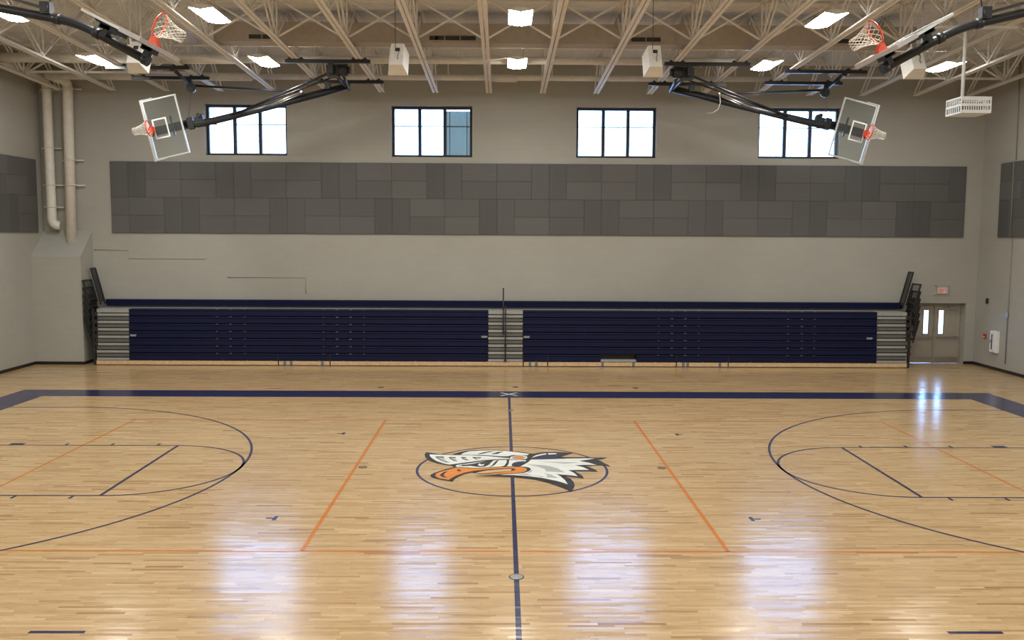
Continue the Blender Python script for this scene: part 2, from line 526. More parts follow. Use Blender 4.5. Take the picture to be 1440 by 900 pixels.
# open-web steel joists under the deck
JX = [-0.68+1.815*k for k in range(-8, 10)]
def angle_run(m, ys, x_in, sgn, dz, leg, th):
    """steel angle following the joist line: level leg outwards, upright leg inside"""
    for y0, y1 in zip(ys[:-1], ys[1:]):
        for (xa, xb, za, zbb) in ((x_in, x_in+sgn*leg, 0, th), (x_in, x_in+sgn*th, th, leg)):
            if dz > 0.5:
                za, zbb = -zbb, -za
            p = []
            for yy in (y0, y1):
                z0 = zb(yy)+dz
                p += [(xa, yy, z0+za), (xb, yy, z0+za), (xb, yy, z0+zbb), (xa, yy, z0+zbb)]
            v = m.verts(p)
            for f in ((0, 1, 2, 3), (4, 7, 6, 5), (0, 4, 5, 1), (1, 5, 6, 2), (2, 6, 7, 3), (3, 7, 4, 0)):
                m.face([v[i] for i in f])
TOPZ = DEPTH-0.002
m = MB()
for s in (-1, 1):
    angle_run(m, [14.22, RIDGE, -17.2], s*0.014, s, 0.0, 0.088, 0.014)
joist = m.build('roof_joist', M['joist'], ceiling)
m = MB()
for s in (-1, 1):
    angle_run(m, [14.58, RIDGE, -17.9], s*0.014, s, TOPZ, 0.088, 0.014)
m.build('top_chord', M['joist'], joist)
def member(m, ya, da, yb_, db):
    for s in (-1, 1):
        m.bar((s*0.052, ya, zb(ya)+da), (s*0.052, yb_, zb(yb_)+db), 0.036, 0.05, (0, 1, 0.3))
LO, HI = 0.07, TOPZ-0.07
far = MB()
for k in range(-8, 3):
    yb_ = 7.1+2.4*k
    if yb_ < -16.5:
        continue
    trio = [(yb_, LO, yb_, HI), (yb_, LO, yb_-1.2, HI), (yb_, LO, min(yb_+1.2, 13.1), HI)]
    for t in trio:
        if yb_ > 2.0:
            mm = MB(); member(mm, *t); mm.build('web_member', M['joist'], joist)
        else:
            member(far, *t)
mm = MB(); member(mm, 14.15, LO, 13.1, HI); mm.build('web_member', M['joist'], joist)
tag(far.build('web_members', M['joist'], joist), kind='stuff')
joist.location = (JX[0], 0, 0)
for x in JX[1:]:
    c = copy_tree(joist, ceiling); c.location = (x, 0, 0)
# bridging between joists
def cross(y):
    m = MB()
    for a, b in ((LO, HI), (HI, LO)):
        m.bar((0.10, y+(0.02 if a == LO else -0.02), zb(y)+a), (1.715, y+(0.02 if a == LO else -0.02), zb(y)+b), 0.04, 0.045)
    return m.build('cross_brace', M['joist'], ceiling)
def level(y, dz):
    m = MB(); m.box(0.10, 1.715, y-0.035, y+0.035, zb(y)+dz-0.03, zb(y)+dz+0.03)
    return m.build('bridging_angle', M['joist'], ceiling)
for proto, keep in ((cross(7.1), lambda x: True), (level(7.1, TOPZ-0.09), lambda x: True), (cross(11.9), lambda x: x > 11 or x < -11.5), (level(11.9, 0.12), lambda x: x > 10 or x < -11.5), (level(2.3, TOPZ-0.09), lambda x: True)):
    first = True
    for x in JX[:-1]:
        if not keep(x):
            continue
        o = proto if first else piece(proto.name.split('.')[0], proto.data, ceiling, (0, 0, 0))
        o.location = (x, 0, 0); first = False

# windows: dark frames with three lights, a slim bar across each
def window(n, rect, shaded=None):
    x0, x1, z0, z1 = rect
    r = structure(thing('window_%d' % n, ((x0+x1)/2, YB+0.27, z0)))
    ya, yb_ = YB+0.20, YB+0.32
    f = MB(); t = 0.09
    f.box(x0, x0+t, ya, yb_, z0, z1); f.box(x1-t, x1, ya, yb_, z0, z1)
    f.box(x0+t, x1-t, ya, yb_, z1-t, z1); f.box(x0+t, x1-t, ya, yb_, z0, z0+t)
    f.build('window_frame', M['bronze'], r)
    step = (x1-x0-2*t)/3
    for i in (1, 2):
        g = MB(); c = x0+t+step*i; g.box(c-0.06, c+0.06, ya+0.005, yb_-0.005, z0+t, z1-t); g.build('mullion', M['bronze'], r)
    zr = z1-t-(z1-z0)*0.33
    for i in range(3):
        a = x0+t+step*i+(0.06 if i else 0); c = x0+t+step*(i+1)-(0.06 if i < 2 else 0)
        g = MB(); g.box(a, c, ya+0.02, yb_-0.02, zr-0.013, zr+0.013); g.build('glazing_bar', M['bronze'], r)
        for za, zc in ((z0+t, zr-0.013), (zr+0.013, z1-t)):
            p = MB(); p.box(a, c, YB+0.255, YB+0.263, za, zc); p.build('pane', M['glass'], r)
        if shaded == i:
            p = MB(); p.box(a-0.05, c+0.07, YB+0.345, YB+0.35, z0+t-0.03, z1-t-0.04)
            p.box(a+0.09, a+0.115, YB+0.338, YB+0.344, z0+t, z1-t-0.05); p.box(c-0.115, c-0.09, YB+0.338, YB+0.344, z0+t, z1-t-0.05)
            s = p.build('roller_shade', M['shade'], r); s['label'] = 'grey roller shade drawn over the right-hand light'
    return r
for i, rect in enumerate(WIN):
    window(i+1, rect, 2 if i == 1 else None)

# pair of doors in the right-hand corner
dr = structure(thing('door_1', (15.2, YB+0.3, 0)))
YD = 14.88
f = MB(); f.box(DOOR[0], DOOR[0]+0.05, YD-0.05, YD+0.09, 0, DOOR[3]); f.box(DOOR[1]-0.05, DOOR[1], YD-0.05, YD+0.09, 0, DOOR[3])
f.box(DOOR[0]+0.05, DOOR[1]-0.05, YD-0.05, YD+0.09, 2.05, DOOR[3]); f.build('door_frame', M['frame'], dr)
f = MB(); f.box(15.185, 15.245, YD-0.03, YD+0.06, 0, 2.05); f.build('center_post', M['frame'], dr)
for x0, x1, g0, g1, closer in ((14.255, 15.18, 14.82, 15.02, False), (15.25, 16.135, 15.36, 15.56, True)):
    l = MB(); z0, z1, za, zc = (0.003 if closer else 0.005), 2.045, 1.04, 1.91
    l.box(x0, g0, YD, YD+0.045, z0, z1); l.box(g1, x1, YD, YD+0.045, z0, z1)
    l.box(g0, g1, YD, YD+0.045, z0, za); l.box(g0, g1, YD, YD+0.045, zc, z1)
    leaf = l.build('door_leaf', M['door'], dr)
    g = MB(); t = 0.018
    g.box(g0-t, g0+t, YD-0.008, YD, za-t, zc+t); g.box(g1-t, g1+t, YD-0.008, YD, za-t, zc+t)
    g.box(g0+t, g1-t, YD-0.008, YD, zc-t, zc+t); g.box(g0+t, g1-t, YD-0.008, YD, za-t, za+t); g.build('glass_stop', M['frame'], leaf)
    g = MB(); g.box(g0, g1, YD+0.02, YD+0.026, za, zc); g.build('vision_glass', M['glass'], leaf)
    g = MB(); g.box(x0+0.05, x1-0.05, YD-0.075, YD-0.045, 0.915, 0.965); g.box(x0+0.06, x0+0.13, YD-0.045, YD, 0.90, 0.98); g.box(x1-0.13, x1-0.06, YD-0.045, YD, 0.90, 0.98)
    g.build('panic_bar', M['steel'], leaf)
    g = MB(); g.box(x0+0.02, x1-0.02, YD-0.004, YD, 0.02, 0.23); g.build('kick_plate', M['steel'], leaf)
    if closer:
        g = MB(); g.box(15.68, 15.98, YD-0.07, YD, 1.93, 2.0); g.bar((15.72, YD-0.05, 2.01), (15.5, YD-0.1, 2.045), 0.03, 0.012); g.build('door_closer', M['steel'], leaf)

# ------------------------------------------------------------------ paint on the floor
def paint(name, mat, layer, build, label=None, parent=None):
    m = MB(); m.flat = True
    build(m, 0.0015+0.0006*layer)
    o = m.build(name, M[mat], parent or floor)
    if label: o['label'] = label
    return o
def rect(x0, x1, y0, y1):
    return lambda m, z: m.polygon([(x0, y0), (x1, y0), (x1, y1), (x0, y1)], z)
def arc(cx, cy, r0, r1, a0, a1, n=72):
    def f(m, z):
        A = [a0+(a1-a0)*i/n for i in range(n+1)]
        I = m.verts([(cx+r0*math.cos(a), cy+r0*math.sin(a), z) for a in A]); O = m.verts([(cx+r1*math.cos(a), cy+r1*math.sin(a), z) for a in A])
        for i in range(n):
            fc = m.face([I[i], O[i], O[i+1], I[i+1]])
            fc.normal_update()
            if fc.normal.z < 0: fc.normal_flip()
    return f
BX, BY, BO = 12.80, 7.60, 1.02
def border(m, z):
    o = [(-BX-BO, -BY-BO), (BX+BO, -BY-BO), (BX+BO, BY+BO), (-BX-BO, BY+BO)]
    i = [(-BX, -BY), (BX, -BY), (BX, BY), (-BX, BY)]
    for k in range(4):
        m.polygon([o[k], o[(k+1) % 4], i[(k+1) % 4], i[k]], z)
paint('court_border', 'navy_paint', 0, border)
paint('center_line', 'navy_paint', 2, rect(-0.033, 0.033, -BY, BY))
paint('center_circle', 'navy_paint', 0, arc(0, 0, 1.78, 1.83, 0, 2*PI, 120))
for s in (-1, 1):
    paint('three_point_line', 'navy_paint', 2, lambda m, z: (arc(s*11.2, 0, 5.99, 6.04, PI/2, PI/2+s*PI, 96)(m, z), rect(min(s*11.2, s*BX), max(s*11.2, s*BX), 5.99, 6.04)(m, z), rect(min(s*11.2, s*BX), max(s*11.2, s*BX), -6.04, -5.99)(m, z)))
    for e in (-1, 1):
        paint('lane_line', 'navy_paint', 2, rect(min(s*7.01, s*BX), max(s*7.01, s*BX), e*1.83-0.025, e*1.83+0.025))
        for t in (7.45, 8.42, 9.38):
            paint('lane_mark', 'navy_paint', 2, rect(s*t-0.025, s*t+0.025, min(e*1.855, e*2.01), max(e*1.855, e*2.01)))
        paint('lane_block', 'navy_paint', 2, rect(s*10.43-0.15, s*10.43+0.15, min(e*1.855, e*2.01), max(e*1.855, e*2.01)))
        paint('court_mark', 'navy_paint', 2, lambda m, z: (rect(s*3.745-0.03, s*3.745+0.03, e*3.03-0.10, e*3.03+0.10)(m, z), rect(min(s*3.775, s*3.89), max(s*3.775, s*3.89), e*3.03-0.025, e*3.03+0.025)(m, z)))
    paint('free_throw_line', 'navy_paint', 3, rect(s*7.01-0.03, s*7.01+0.03, -1.83, 1.83))
    paint('free_throw_arc', 'navy_paint', 2, arc(s*7.01, 0, 1.805, 1.855, PI/2, PI/2+s*PI, 64))
    paint('hash_line', 'navy_paint', 2, rect(s*5.14-0.31, s*5.14+0.31, -7.12, -7.06))
    paint('attack_line', 'orange_paint', 1, rect(s*3-0.03, s*3+0.03, -4.5, 4.5))
    paint('volleyball_end_line', 'orange_paint', 1, rect(s*9-0.025, s*9+0.025, -4.5, 4.5))
    for e in (-1, 1):
        paint('volleyball_side_line', 'orange_paint', 1, rect(min(s*0.07, s*9.0), max(s*0.07, s*9.0), e*4.5-0.025, e*4.5+0.025))
def xmark(m, z):
    for a in (-1, 1):
        m.polygon([(-0.26, 8.14-a*0.23), (-0.19, 8.14-a*0.25), (0.26, 8.14+a*0.23), (0.19, 8.14+a*0.25)], z+0.0002*a)
paint('cross_mark', 'white_paint', 3, xmark)

LOGO = [
    ('outline', 'k', 0, [[-1.757,1.297],[-1.662,1.254],[-1.441,1.119],[-1.206,1.084],[-1.158,1.184],[-1.059,1.324],[-0.912,1.435],[-0.668,1.496],[-0.361,1.512],[-0.13,1.47],[0.014,1.414],[0.09,1.402],[0.241,1.321],[0.39,1.215],[0.466,1.216],[0.591,1.299],[0.745,1.345],[0.929,1.348],[1.11,1.318],[1.273,1.263],[1.125,1.098],[0.987,0.931],[1.499,0.912],[1.721,0.89],[1.927,0.893],[1.811,0.765],[1.712,0.722],[1.769,0.593],[1.815,0.436],[1.87,0.311],[1.916,0.165],[1.811,0.248],[1.625,0.258],[1.421,0.222],[1.51,0.105],[1.592,-0.059],[1.615,-0.215],[1.467,-0.184],[1.174,-0.171],[1.246,-0.319],[1.3,-0.486],[1.312,-0.7],[1.192,-0.625],[0.988,-0.53],[1.064,-0.692],[1.104,-0.916],[1.108,-1.086],[1.09,-1.239],[1.018,-1.563],[0.944,-1.426],[0.869,-1.306],[0.778,-1.17],[0.662,-1.018],[0.527,-0.872],[0.396,-0.769],[0.263,-0.7],[-0.008,-0.606],[-0.204,-0.572],[-0.478,-0.544],[-0.712,-0.505],[-0.479,-0.477],[-0.135,-0.396],[-0.48,-0.425],[-0.661,-0.374],[-0.76,-0.286],[-0.894,-0.403],[-0.996,-0.585],[-1.05,-0.722],[-1.072,-0.812],[-1.079,-0.926],[-1.169,-0.872],[-1.28,-0.814],[-1.395,-0.725],[-1.48,-0.64],[-1.519,-0.523],[-1.508,-0.409],[-1.453,-0.303],[-1.353,-0.158],[-1.223,0.006],[-1.109,0.118],[-1.164,0.218],[-1.296,0.273],[-1.462,0.385],[-1.623,0.586],[-1.719,0.822],[-1.762,1.066]]),
    ('beak_opening', 't', 1, [[-0.703,-0.359],[-0.623,-0.242],[-0.485,-0.144],[-0.275,-0.061],[-0.063,-0.004],[-0.0,-0.031],[0.013,-0.074],[-0.023,-0.167],[-0.205,-0.227],[-0.413,-0.293],[-0.551,-0.337]]),
    ('beak', 'o', 1, [[-1.071,0.079],[-1.217,-0.087],[-1.347,-0.238],[-1.415,-0.355],[-1.43,-0.47],[-1.396,-0.614],[-1.328,-0.704],[-1.23,-0.759],[-1.158,-0.793],[-1.102,-0.637],[-1.028,-0.482],[-0.899,-0.298],[-0.695,-0.146],[-0.487,-0.058],[-0.276,-0.001],[-0.063,0.051],[0.008,0.035],[0.035,-0.052],[0.008,-0.161],[-0.191,-0.259],[-0.412,-0.335],[-0.632,-0.4],[-0.48,-0.399],[-0.342,-0.398],[-0.135,-0.375],[0.073,-0.336],[0.185,-0.277],[0.257,-0.18],[0.286,-0.05],[0.263,0.06],[0.151,0.13],[0.0,0.14],[-0.134,0.127],[-0.347,0.086],[-0.559,0.04],[-0.7,0.022],[-0.914,0.059]]),
    ('nostril', 'k', 2, [[-1.052,-0.15],[-1.015,-0.041],[-0.957,-0.181],[-0.987,-0.203]]),
    ('beak_crease', 'k', 2, [[-1.21,-0.205],[-1.277,-0.248],[-1.33,-0.381],[-1.341,-0.485],[-1.302,-0.587],[-1.238,-0.643],[-1.177,-0.637],[-1.242,-0.572],[-1.275,-0.484],[-1.263,-0.354]]),
    ('beak_corner', 'k', 2, [[-0.007,-0.02],[0.029,0.013],[0.077,-0.041],[0.027,-0.139],[-0.022,-0.156]]),
    ('crest', 'w', 1, [[-1.663,1.116],[-1.407,1.07],[-1.196,1.053],[-0.806,1.046],[-0.43,0.97],[-0.206,0.869],[-0.058,0.828],[-0.029,0.763],[-0.206,0.737],[-0.427,0.693],[-0.645,0.608],[-0.86,0.489],[-1.044,0.389],[-1.212,0.296],[-1.332,0.386],[-1.475,0.558],[-1.578,0.764],[-1.641,0.956]]),
    ('crest_slit', 'k', 2, [[-1.54,0.933],[-1.368,0.935],[-1.347,0.838],[-1.497,0.855],[-1.427,0.706],[-1.344,0.559],[-1.191,0.445],[-1.31,0.484],[-1.406,0.617],[-1.474,0.753]]),
    ('crest_slit', 'k', 2, [[-1.269,0.887],[-1.128,0.889],[-1.117,0.817],[-1.22,0.822],[-1.161,0.679],[-1.066,0.545],[-1.141,0.579],[-1.206,0.708]]),
    ('crest_slit', 'k', 2, [[-1.024,0.89],[-0.92,0.891],[-0.909,0.819],[-0.976,0.824],[-0.927,0.711],[-0.836,0.635],[-0.91,0.64],[-0.973,0.74]]),
    ('crest_slit', 'k', 2, [[-0.794,0.893],[-0.608,0.895],[-0.614,0.84],[-0.74,0.839],[-0.708,0.761],[-0.662,0.69],[-0.722,0.725],[-0.761,0.803]]),
    ('crest_shade', 'g', 3, [[-1.488,0.843],[-1.353,0.814],[-1.312,0.636],[-1.207,0.456],[-1.345,0.577],[-1.428,0.718]]),
    ('crest_shade', 'g', 3, [[-1.212,0.81],[-1.123,0.799],[-1.104,0.709],[-1.074,0.562],[-1.161,0.691]]),
    ('crest_shade', 'g', 3, [[-0.968,0.812],[-0.902,0.807],[-0.876,0.712],[-0.836,0.641],[-0.925,0.723]]),
    ('crest_shade', 'g', 3, [[-0.732,0.827],[-0.628,0.822],[-0.648,0.714],[-0.7,0.755]]),
    ('head_top', 'w', 1, [[-1.035,1.074],[-0.98,1.243],[-0.878,1.371],[-0.667,1.444],[-0.36,1.461],[-0.13,1.425],[0.013,1.362],[0.089,1.331],[0.24,1.251],[0.36,1.177],[0.319,1.058],[0.214,1.069],[0.01,1.067],[-0.072,0.974],[-0.206,0.972],[-0.431,1.037],[-0.732,1.083],[-0.958,1.087]]),
    ('head_slit', 'k', 2, [[-0.653,1.215],[-0.572,1.298],[-0.444,1.383],[-0.314,1.397],[-0.48,1.28],[-0.569,1.191],[-0.689,1.127]]),
    ('head_slit', 'k', 2, [[-0.388,1.193],[-0.283,1.333],[-0.146,1.361],[-0.222,1.271],[-0.282,1.169],[-0.417,1.131]]),
    ('ear_ring', 'w', 1, [[-0.044,0.721],[-0.012,0.95],[0.094,1.037],[0.214,1.051],[0.302,0.99],[0.317,0.869],[0.281,0.748],[0.147,0.693]]),
    ('ear_shade', 'g', 2, [[-0.006,0.811],[0.01,0.95],[0.093,1.025],[0.213,1.026],[0.279,0.953],[0.292,0.868],[0.259,0.766],[0.148,0.711],[0.037,0.734]]),
    ('ear_patch', 'o', 3, [[0.032,0.866],[0.055,0.963],[0.123,1.001],[0.198,0.989],[0.241,0.916],[0.242,0.832],[0.208,0.765],[0.133,0.735],[0.06,0.764]]),
    ('face', 'w', 1, [[-1.09,0.179],[-1.067,0.269],[-0.926,0.35],[-0.714,0.479],[-0.498,0.586],[-0.279,0.659],[-0.103,0.685],[0.006,0.674],[0.235,0.665],[0.293,0.653],[0.264,0.547],[0.215,0.419],[0.14,0.27],[0.001,0.19],[-0.162,0.166],[-0.347,0.125],[-0.56,0.073],[-0.701,0.055],[-0.915,0.092],[-1.059,0.124]]),
    ('face_shade', 'g', 2, [[-1.05,0.219],[-0.925,0.316],[-0.713,0.45],[-0.512,0.568],[-0.554,0.452],[-0.698,0.41],[-0.838,0.294],[-0.919,0.181],[-1.004,0.163]]),
    ('eye', 'k', 3, [[-0.98,0.259],[-0.938,0.293],[-0.894,0.271],[-0.782,0.329],[-0.641,0.451],[-0.498,0.586],[-0.36,0.629],[-0.409,0.453],[-0.45,0.281],[-0.512,0.151],[-0.604,0.117],[-0.704,0.15],[-0.792,0.205],[-0.919,0.181],[-0.965,0.18]]),
    ('eye_white', 'w', 4, [[-0.665,0.262],[-0.632,0.393],[-0.586,0.297],[-0.53,0.366],[-0.549,0.224],[-0.612,0.184]]),
    ('eye_rim', 'w', 4, [[-0.512,0.185],[-0.442,0.253],[-0.409,0.453],[-0.369,0.541],[-0.393,0.339],[-0.434,0.186],[-0.49,0.152]]),
    ('cheek_line', 'k', 3, [[-0.44,0.152],[-0.391,0.226],[-0.35,0.425],[-0.308,0.588],[-0.257,0.671],[-0.293,0.454],[-0.342,0.254],[-0.398,0.153]]),
    ('cheek_line', 'k', 3, [[-0.205,0.155],[-0.148,0.228],[-0.107,0.428],[-0.096,0.673],[-0.052,0.673],[-0.058,0.428],[-0.083,0.229],[-0.127,0.144]]),
    ('blue_patch', 'n', 3, [[-0.005,0.213],[-0.001,0.343],[0.044,0.475],[0.13,0.546],[0.262,0.582],[0.229,0.431],[0.154,0.288],[0.081,0.214]]),
    ('blue_feather', 'n', 1, [[0.377,0.737],[0.45,0.919],[0.529,1.054],[0.641,1.193],[0.781,1.276],[0.935,1.297],[1.077,1.261],[1.013,1.097],[0.927,0.924],[0.832,0.826],[0.681,0.765],[0.532,0.733]]),
    ('feather_gleam', 'w', 2, [[0.397,0.852],[0.484,1.042],[0.61,1.18],[0.703,1.225],[0.722,1.144],[0.62,1.074],[0.527,0.993],[0.449,0.894]]),
    ('feather_gleam', 'w', 2, [[0.741,1.231],[0.856,1.245],[0.938,1.227],[0.903,1.152],[0.758,1.119]]),
    ('neck', 'w', 1, [[0.159,0.158],[0.227,0.305],[0.318,0.49],[0.383,0.708],[0.827,0.742],[1.127,0.799],[1.669,0.823],[1.535,0.726],[1.333,0.612],[1.511,0.474],[1.647,0.297],[1.437,0.307],[1.233,0.276],[1.364,0.132],[1.467,-0.076],[1.275,-0.078],[1.068,-0.102],[1.159,-0.288],[1.21,-0.523],[1.036,-0.447],[0.826,-0.386],[0.892,-0.541],[0.956,-0.804],[0.989,-1.073],[0.892,-0.952],[0.797,-0.845],[0.537,-0.647],[0.268,-0.521],[-0.006,-0.452],[-0.232,-0.459],[-0.135,-0.416],[0.072,-0.373],[0.212,-0.308],[0.313,-0.19],[0.362,-0.049],[0.335,0.082],[0.251,0.148]]),
    ('neck_shade', 'g', 2, [[0.285,0.346],[0.443,0.308],[0.599,0.264],[0.744,0.181],[0.877,0.016],[0.999,-0.269],[0.828,-0.238],[0.641,-0.187],[0.621,-0.014],[0.508,0.151],[0.369,0.25]]),
    ('neck_shade', 'g', 2, [[0.592,-0.336],[0.726,-0.413],[0.835,-0.659],[0.723,-0.625],[0.621,-0.595],[0.649,-0.466]]),
    ('neck_shade', 'g', 2, [[0.496,0.562],[0.743,0.541],[1.033,0.509],[1.345,0.512],[1.173,0.43],[1.025,0.394],[0.812,0.466]]),
    ('neck_shade', 'g', 2, [[0.072,-0.42],[0.281,-0.339],[0.377,-0.152],[0.384,-0.071],[0.361,-0.206],[0.266,-0.392],[0.4,-0.494],[0.623,-0.544],[0.539,-0.586],[0.269,-0.47]]),
]
emb = None
for nm, colr, lay, pts in LOGO:
    matn = {'k': 'black_paint', 'w': 'white_paint', 'g': 'grey_paint', 'o': 'logo_orange', 'n': 'navy_paint', 't': 'tan_paint'}[colr]
    if nm == 'outline':
        emb = paint('eagle_emblem', matn, 4, lambda m, z: m.polygon(pts, z), 'eagle head emblem painted at the center circle')
    else:
        paint('emblem_'+nm, matn, 4+lay, lambda m, z: m.polygon(pts, z), parent=emb)

# ------------------------------------------------------------------ ducts and pipes under the roof
t = thing('air_duct', (1.4, 8.3, 9.63), 'long brown rectangular air duct with dark slot grilles across the roof joists', 'duct')
m = MB(); m.box(-8.0, 11.0, 8.0, 8.6, 9.62, 10.14); m.build('duct_body', M['duct'], t)
for x in (-5.1, -2.0, 1.2, 4.5, 7.6):
    m = MB(); m.box(x-0.03, x+0.03, 7.985, 8.615, 9.605, 10.155); m.build('duct_seam', M['duct'], t)
for x0, x1 in ((-7.05, -6.35), (-2.2, -0.95), (3.25, 4.05), (8.85, 9.5)):
    m = MB(); m.box(x0, x1, 7.985, 8.0, 9.69, 9.80); g = m.build('slot_grille', M['dark_slot'], t)
    n = max(2, int((x1-x0)/0.35))
    m = MB()
    for k in range(1, n):
        c = x0+(x1-x0)*k/n; m.box(c-0.012, c+0.012, 7.978, 7.985, 9.69, 9.80)
    m.build('grille_bar', M['duct'], g)

def bend_path(a, c, b, r, n=6):
    a, c, b = Vector(a), Vector(c), Vector(b)
    u = (a-c).normalized()*r; v = (b-c).normalized()*r
    return [c+u*(1-s)**2+v*s**2 for s in [i/n for i in range(n+1)]]
# far pipe: over the wall head, dropping at the left corner into the chase
t = thing('roof_drain_pipe', (-14.95, 14.3, 4.2), 'cream insulated pipe dropping straight onto the sloped corner chase', 'pipe')
PB = (-14.95, 14.28)
path = [(-15.02, PB[1], 4.12)] + bend_path((PB[0], PB[1], 9.2), (PB[0], PB[1], 9.58), (PB[0], 13.6, 9.58), 0.3)
m = MB(); m.tube(path + [(PB[0], 13.3, 9.58)], 0.165, 16); m.build('riser_pipe', M['pipe'], t)
m = MB(); m.tube([(PB[0]-0.12, 13.1, 9.56), (-8.4, 13.1, 9.56)], 0.125, 14); m.build('fat_jacket', M['pipe'], t)
m = MB(); m.tube([(-0.62, 13.1, 9.58), (0.25, 13.1, 9.58)], 0.125, 14); m.build('fat_jacket', M['pipe'], t)
m = MB(); m.tube([(-8.4, 13.1, 9.575), (9.1, 13.1, 9.61)], 0.092, 14); m.build('run_pipe', M['pipe'], t)
for x in (-11.4, -5.1, -2.0, 1.4, 4.9, 7.4):
    m = MB(); m.box(x-0.02, x+0.02, 13.085, 13.115, 9.66, 10.2); m.build('pipe_hanger', M['pipe'], t)
for z in (6.1, 6.95, 9.35):
    m = MB(); m.box(PB[0]-0.37, PB[0]+0.37, 14.46, 14.52, z-0.02, z+0.02); m.tube([(PB[0]+0.175*math.cos(a), PB[1]+0.175*math.sin(a), z) for a in [2*PI*k/16 for k in range(16)]], 0.018, 5, closed=True)
    m.box(PB[0]-0.32, PB[0]-0.28, 14.52, 14.6, z-0.02, z+0.02); m.box(PB[0]+0.28, PB[0]+0.32, 14.52, 14.6, z-0.02, z+0.02); m.build('pipe_bracket', M['pipe'], t)
t = thing('roof_drain_pipe', (-15.66, 14.3, 4.7), 'cream insulated pipe ending in an elbow beside the left wall panels', 'pipe')
PA = (-15.66, 14.28)
path = bend_path((-15.35, PA[1]+0.1, 4.72), (PA[0], PA[1], 4.72), (PA[0], PA[1], 5.1), 0.25)
path = path + bend_path((PA[0], PA[1], 9.3), (PA[0], PA[1], 9.66), (PA[0], 13.6, 9.66), 0.3) + [(PA[0], 10.95, 9.665)]
m = MB(); m.tube(path, 0.155, 16); m.build('riser_pipe', M['pipe'], t)
m = MB(); m.tube([(PA[0]-0.1, 10.7, 9.66), (-8.1, 10.7, 9.66)], 0.14, 14); m.build('fat_jacket', M['pipe'], t)
m = MB(); m.tube([(-8.1, 10.7, 9.665), (7.45, 10.7, 9.70)], 0.112, 14); m.build('run_pipe', M['pipe'], t)
for x in (-12.2, -9.6, -4.9, -1.55, 0.4, 3.4, 6.5):
    m = MB(); m.box(x-0.02, x+0.02, 10.685, 10.715, 9.77, 10.25); m.build('pipe_hanger', M['pipe'], t)
for z in (5.35, 6.1, 7.35, 9.3):
    m = MB(); m.box(PA[0]-0.35, PA[0]+0.35, 14.46, 14.52, z-0.02, z+0.02); m.tube([(PA[0]+0.165*math.cos(a), PA[1]+0.165*math.sin(a), z) for a in [2*PI*k/16 for k in range(16)]], 0.018, 5, closed=True)
    m.box(PA[0]-0.32, PA[0]-0.28, 14.52, 14.6, z-0.02, z+0.02); m.box(PA[0]+0.28, PA[0]+0.32, 14.52, 14.6, z-0.02, z+0.02); m.build('pipe_bracket', M['pipe'], t)
for yy, zz, lab in ((9.78, 9.87, 'thin cream sprinkler pipe just beyond the brown air duct'), (12.3, 9.95, 'thin cream sprinkler pipe nearest the far wall, above the insulated pipes')):
    m = MB(); m.tube([(-15.9, yy, zz), (16.3, yy, zz)], 0.026, 8)
    for x in (-13.9, -10.3, -6.6, -3.0, 0.6, 4.3, 7.9, 11.5, 15.1):
        m.tube([(x, yy, zz), (x, yy, zz+0.11)], 0.018, 6)
    tag(m.build('sprinkler_pipe', M['pipe']), lab, 'pipe')
m = MB(); m.tube([(-4.0, 9.0, 9.52), (-3.0, 9.15, 9.40), (-1.4, 9.3, 9.39), (-0.75, 9.3, 9.385), (0.0, 9.35, 9.52)], 0.012, 6)
tag(m.build('power_cable', M['pipe']), 'slack pale cable looping along the joists to the farther center light', 'cable')

# ------------------------------------------------------------------ acoustic panels on three walls
def panel_array(name, label, length, origin, rz, top_seq, bot_seq, base_z, flip=False):
    """two 4 ft courses of level pairs and upright pairs; runs along local +X from origin, faces local -Y"""
    r = thing(name, (origin[0], origin[1], base_z), label, 'acoustic panels')
    r.rotation_euler = (0, 0, rz)
    m = MB(); m.box(0, length, -0.012, 0.0, 0, 2.455)
    o = m.build('backing', M['batten']); o.parent = r
    for course, (z0, seq) in enumerate(((1.2275, top_seq), (0.0, bot_seq))):
        x = 0.0
        for kind, wdt in seq:
            if x+0.2 > length:
                break
            wdt = min(wdt, length-x)
            xc = length-x-wdt/2 if flip else x+wdt/2
            if kind == 'V':
                key = ('V', round(wdt, 2))
                if key not in PANEL:
                    q = MB(); q.box(-wdt/2+0.0015, wdt/2-0.0015, -0.038, 0, 0.0015, 1.226); PANEL[key] = q
                    me = bpy.data.meshes.new('upright_panel'); bmesh.ops.bevel(q.bm, geom=list(q.bm.edges), offset=0.006, segments=1, affect='EDGES'); bmesh.ops.recalc_face_normals(q.bm, faces=q.bm.faces); q.bm.to_mesh(me); me.materials.append(M['grain_up']); PANEL[key] = me
                piece('upright_panel', PANEL[key], r, (xc, -0.012+random.uniform(0, 0.004), z0))
            else:
                key = ('H', round(wdt, 2))
                if key not in PANEL:
                    q = MB(); q.box(-wdt/2+0.0015, wdt/2-0.0015, -0.042, 0, 0.0015, 0.6125)
                    me = bpy.data.meshes.new('level_panel'); bmesh.ops.bevel(q.bm, geom=list(q.bm.edges), offset=0.006, segments=1, affect='EDGES'); bmesh.ops.recalc_face_normals(q.bm, faces=q.bm.faces); q.bm.to_mesh(me); me.materials.append(M['grain_long']); PANEL[key] = me
                for dz in (0, 0.614):
                    piece('level_panel', PANEL[key], r, (xc, -0.012+random.uniform(0, 0.004), z0+dz))
            x += wdt
    return r
PANEL = {}
u, h = 0.606, 1.212
V2, H2 = [('V', u)]*2, [('H', h)]*2
panel_array('acoustic_panel_array', 'long band of grey ribbed acoustic panels on the far wall below the windows', 29.69, (-13.745, YB-0.004, 0), 0,
            (V2+H2)*9, [('H', 0.62), ('H', h)]+(V2+H2)*9, 4.485)
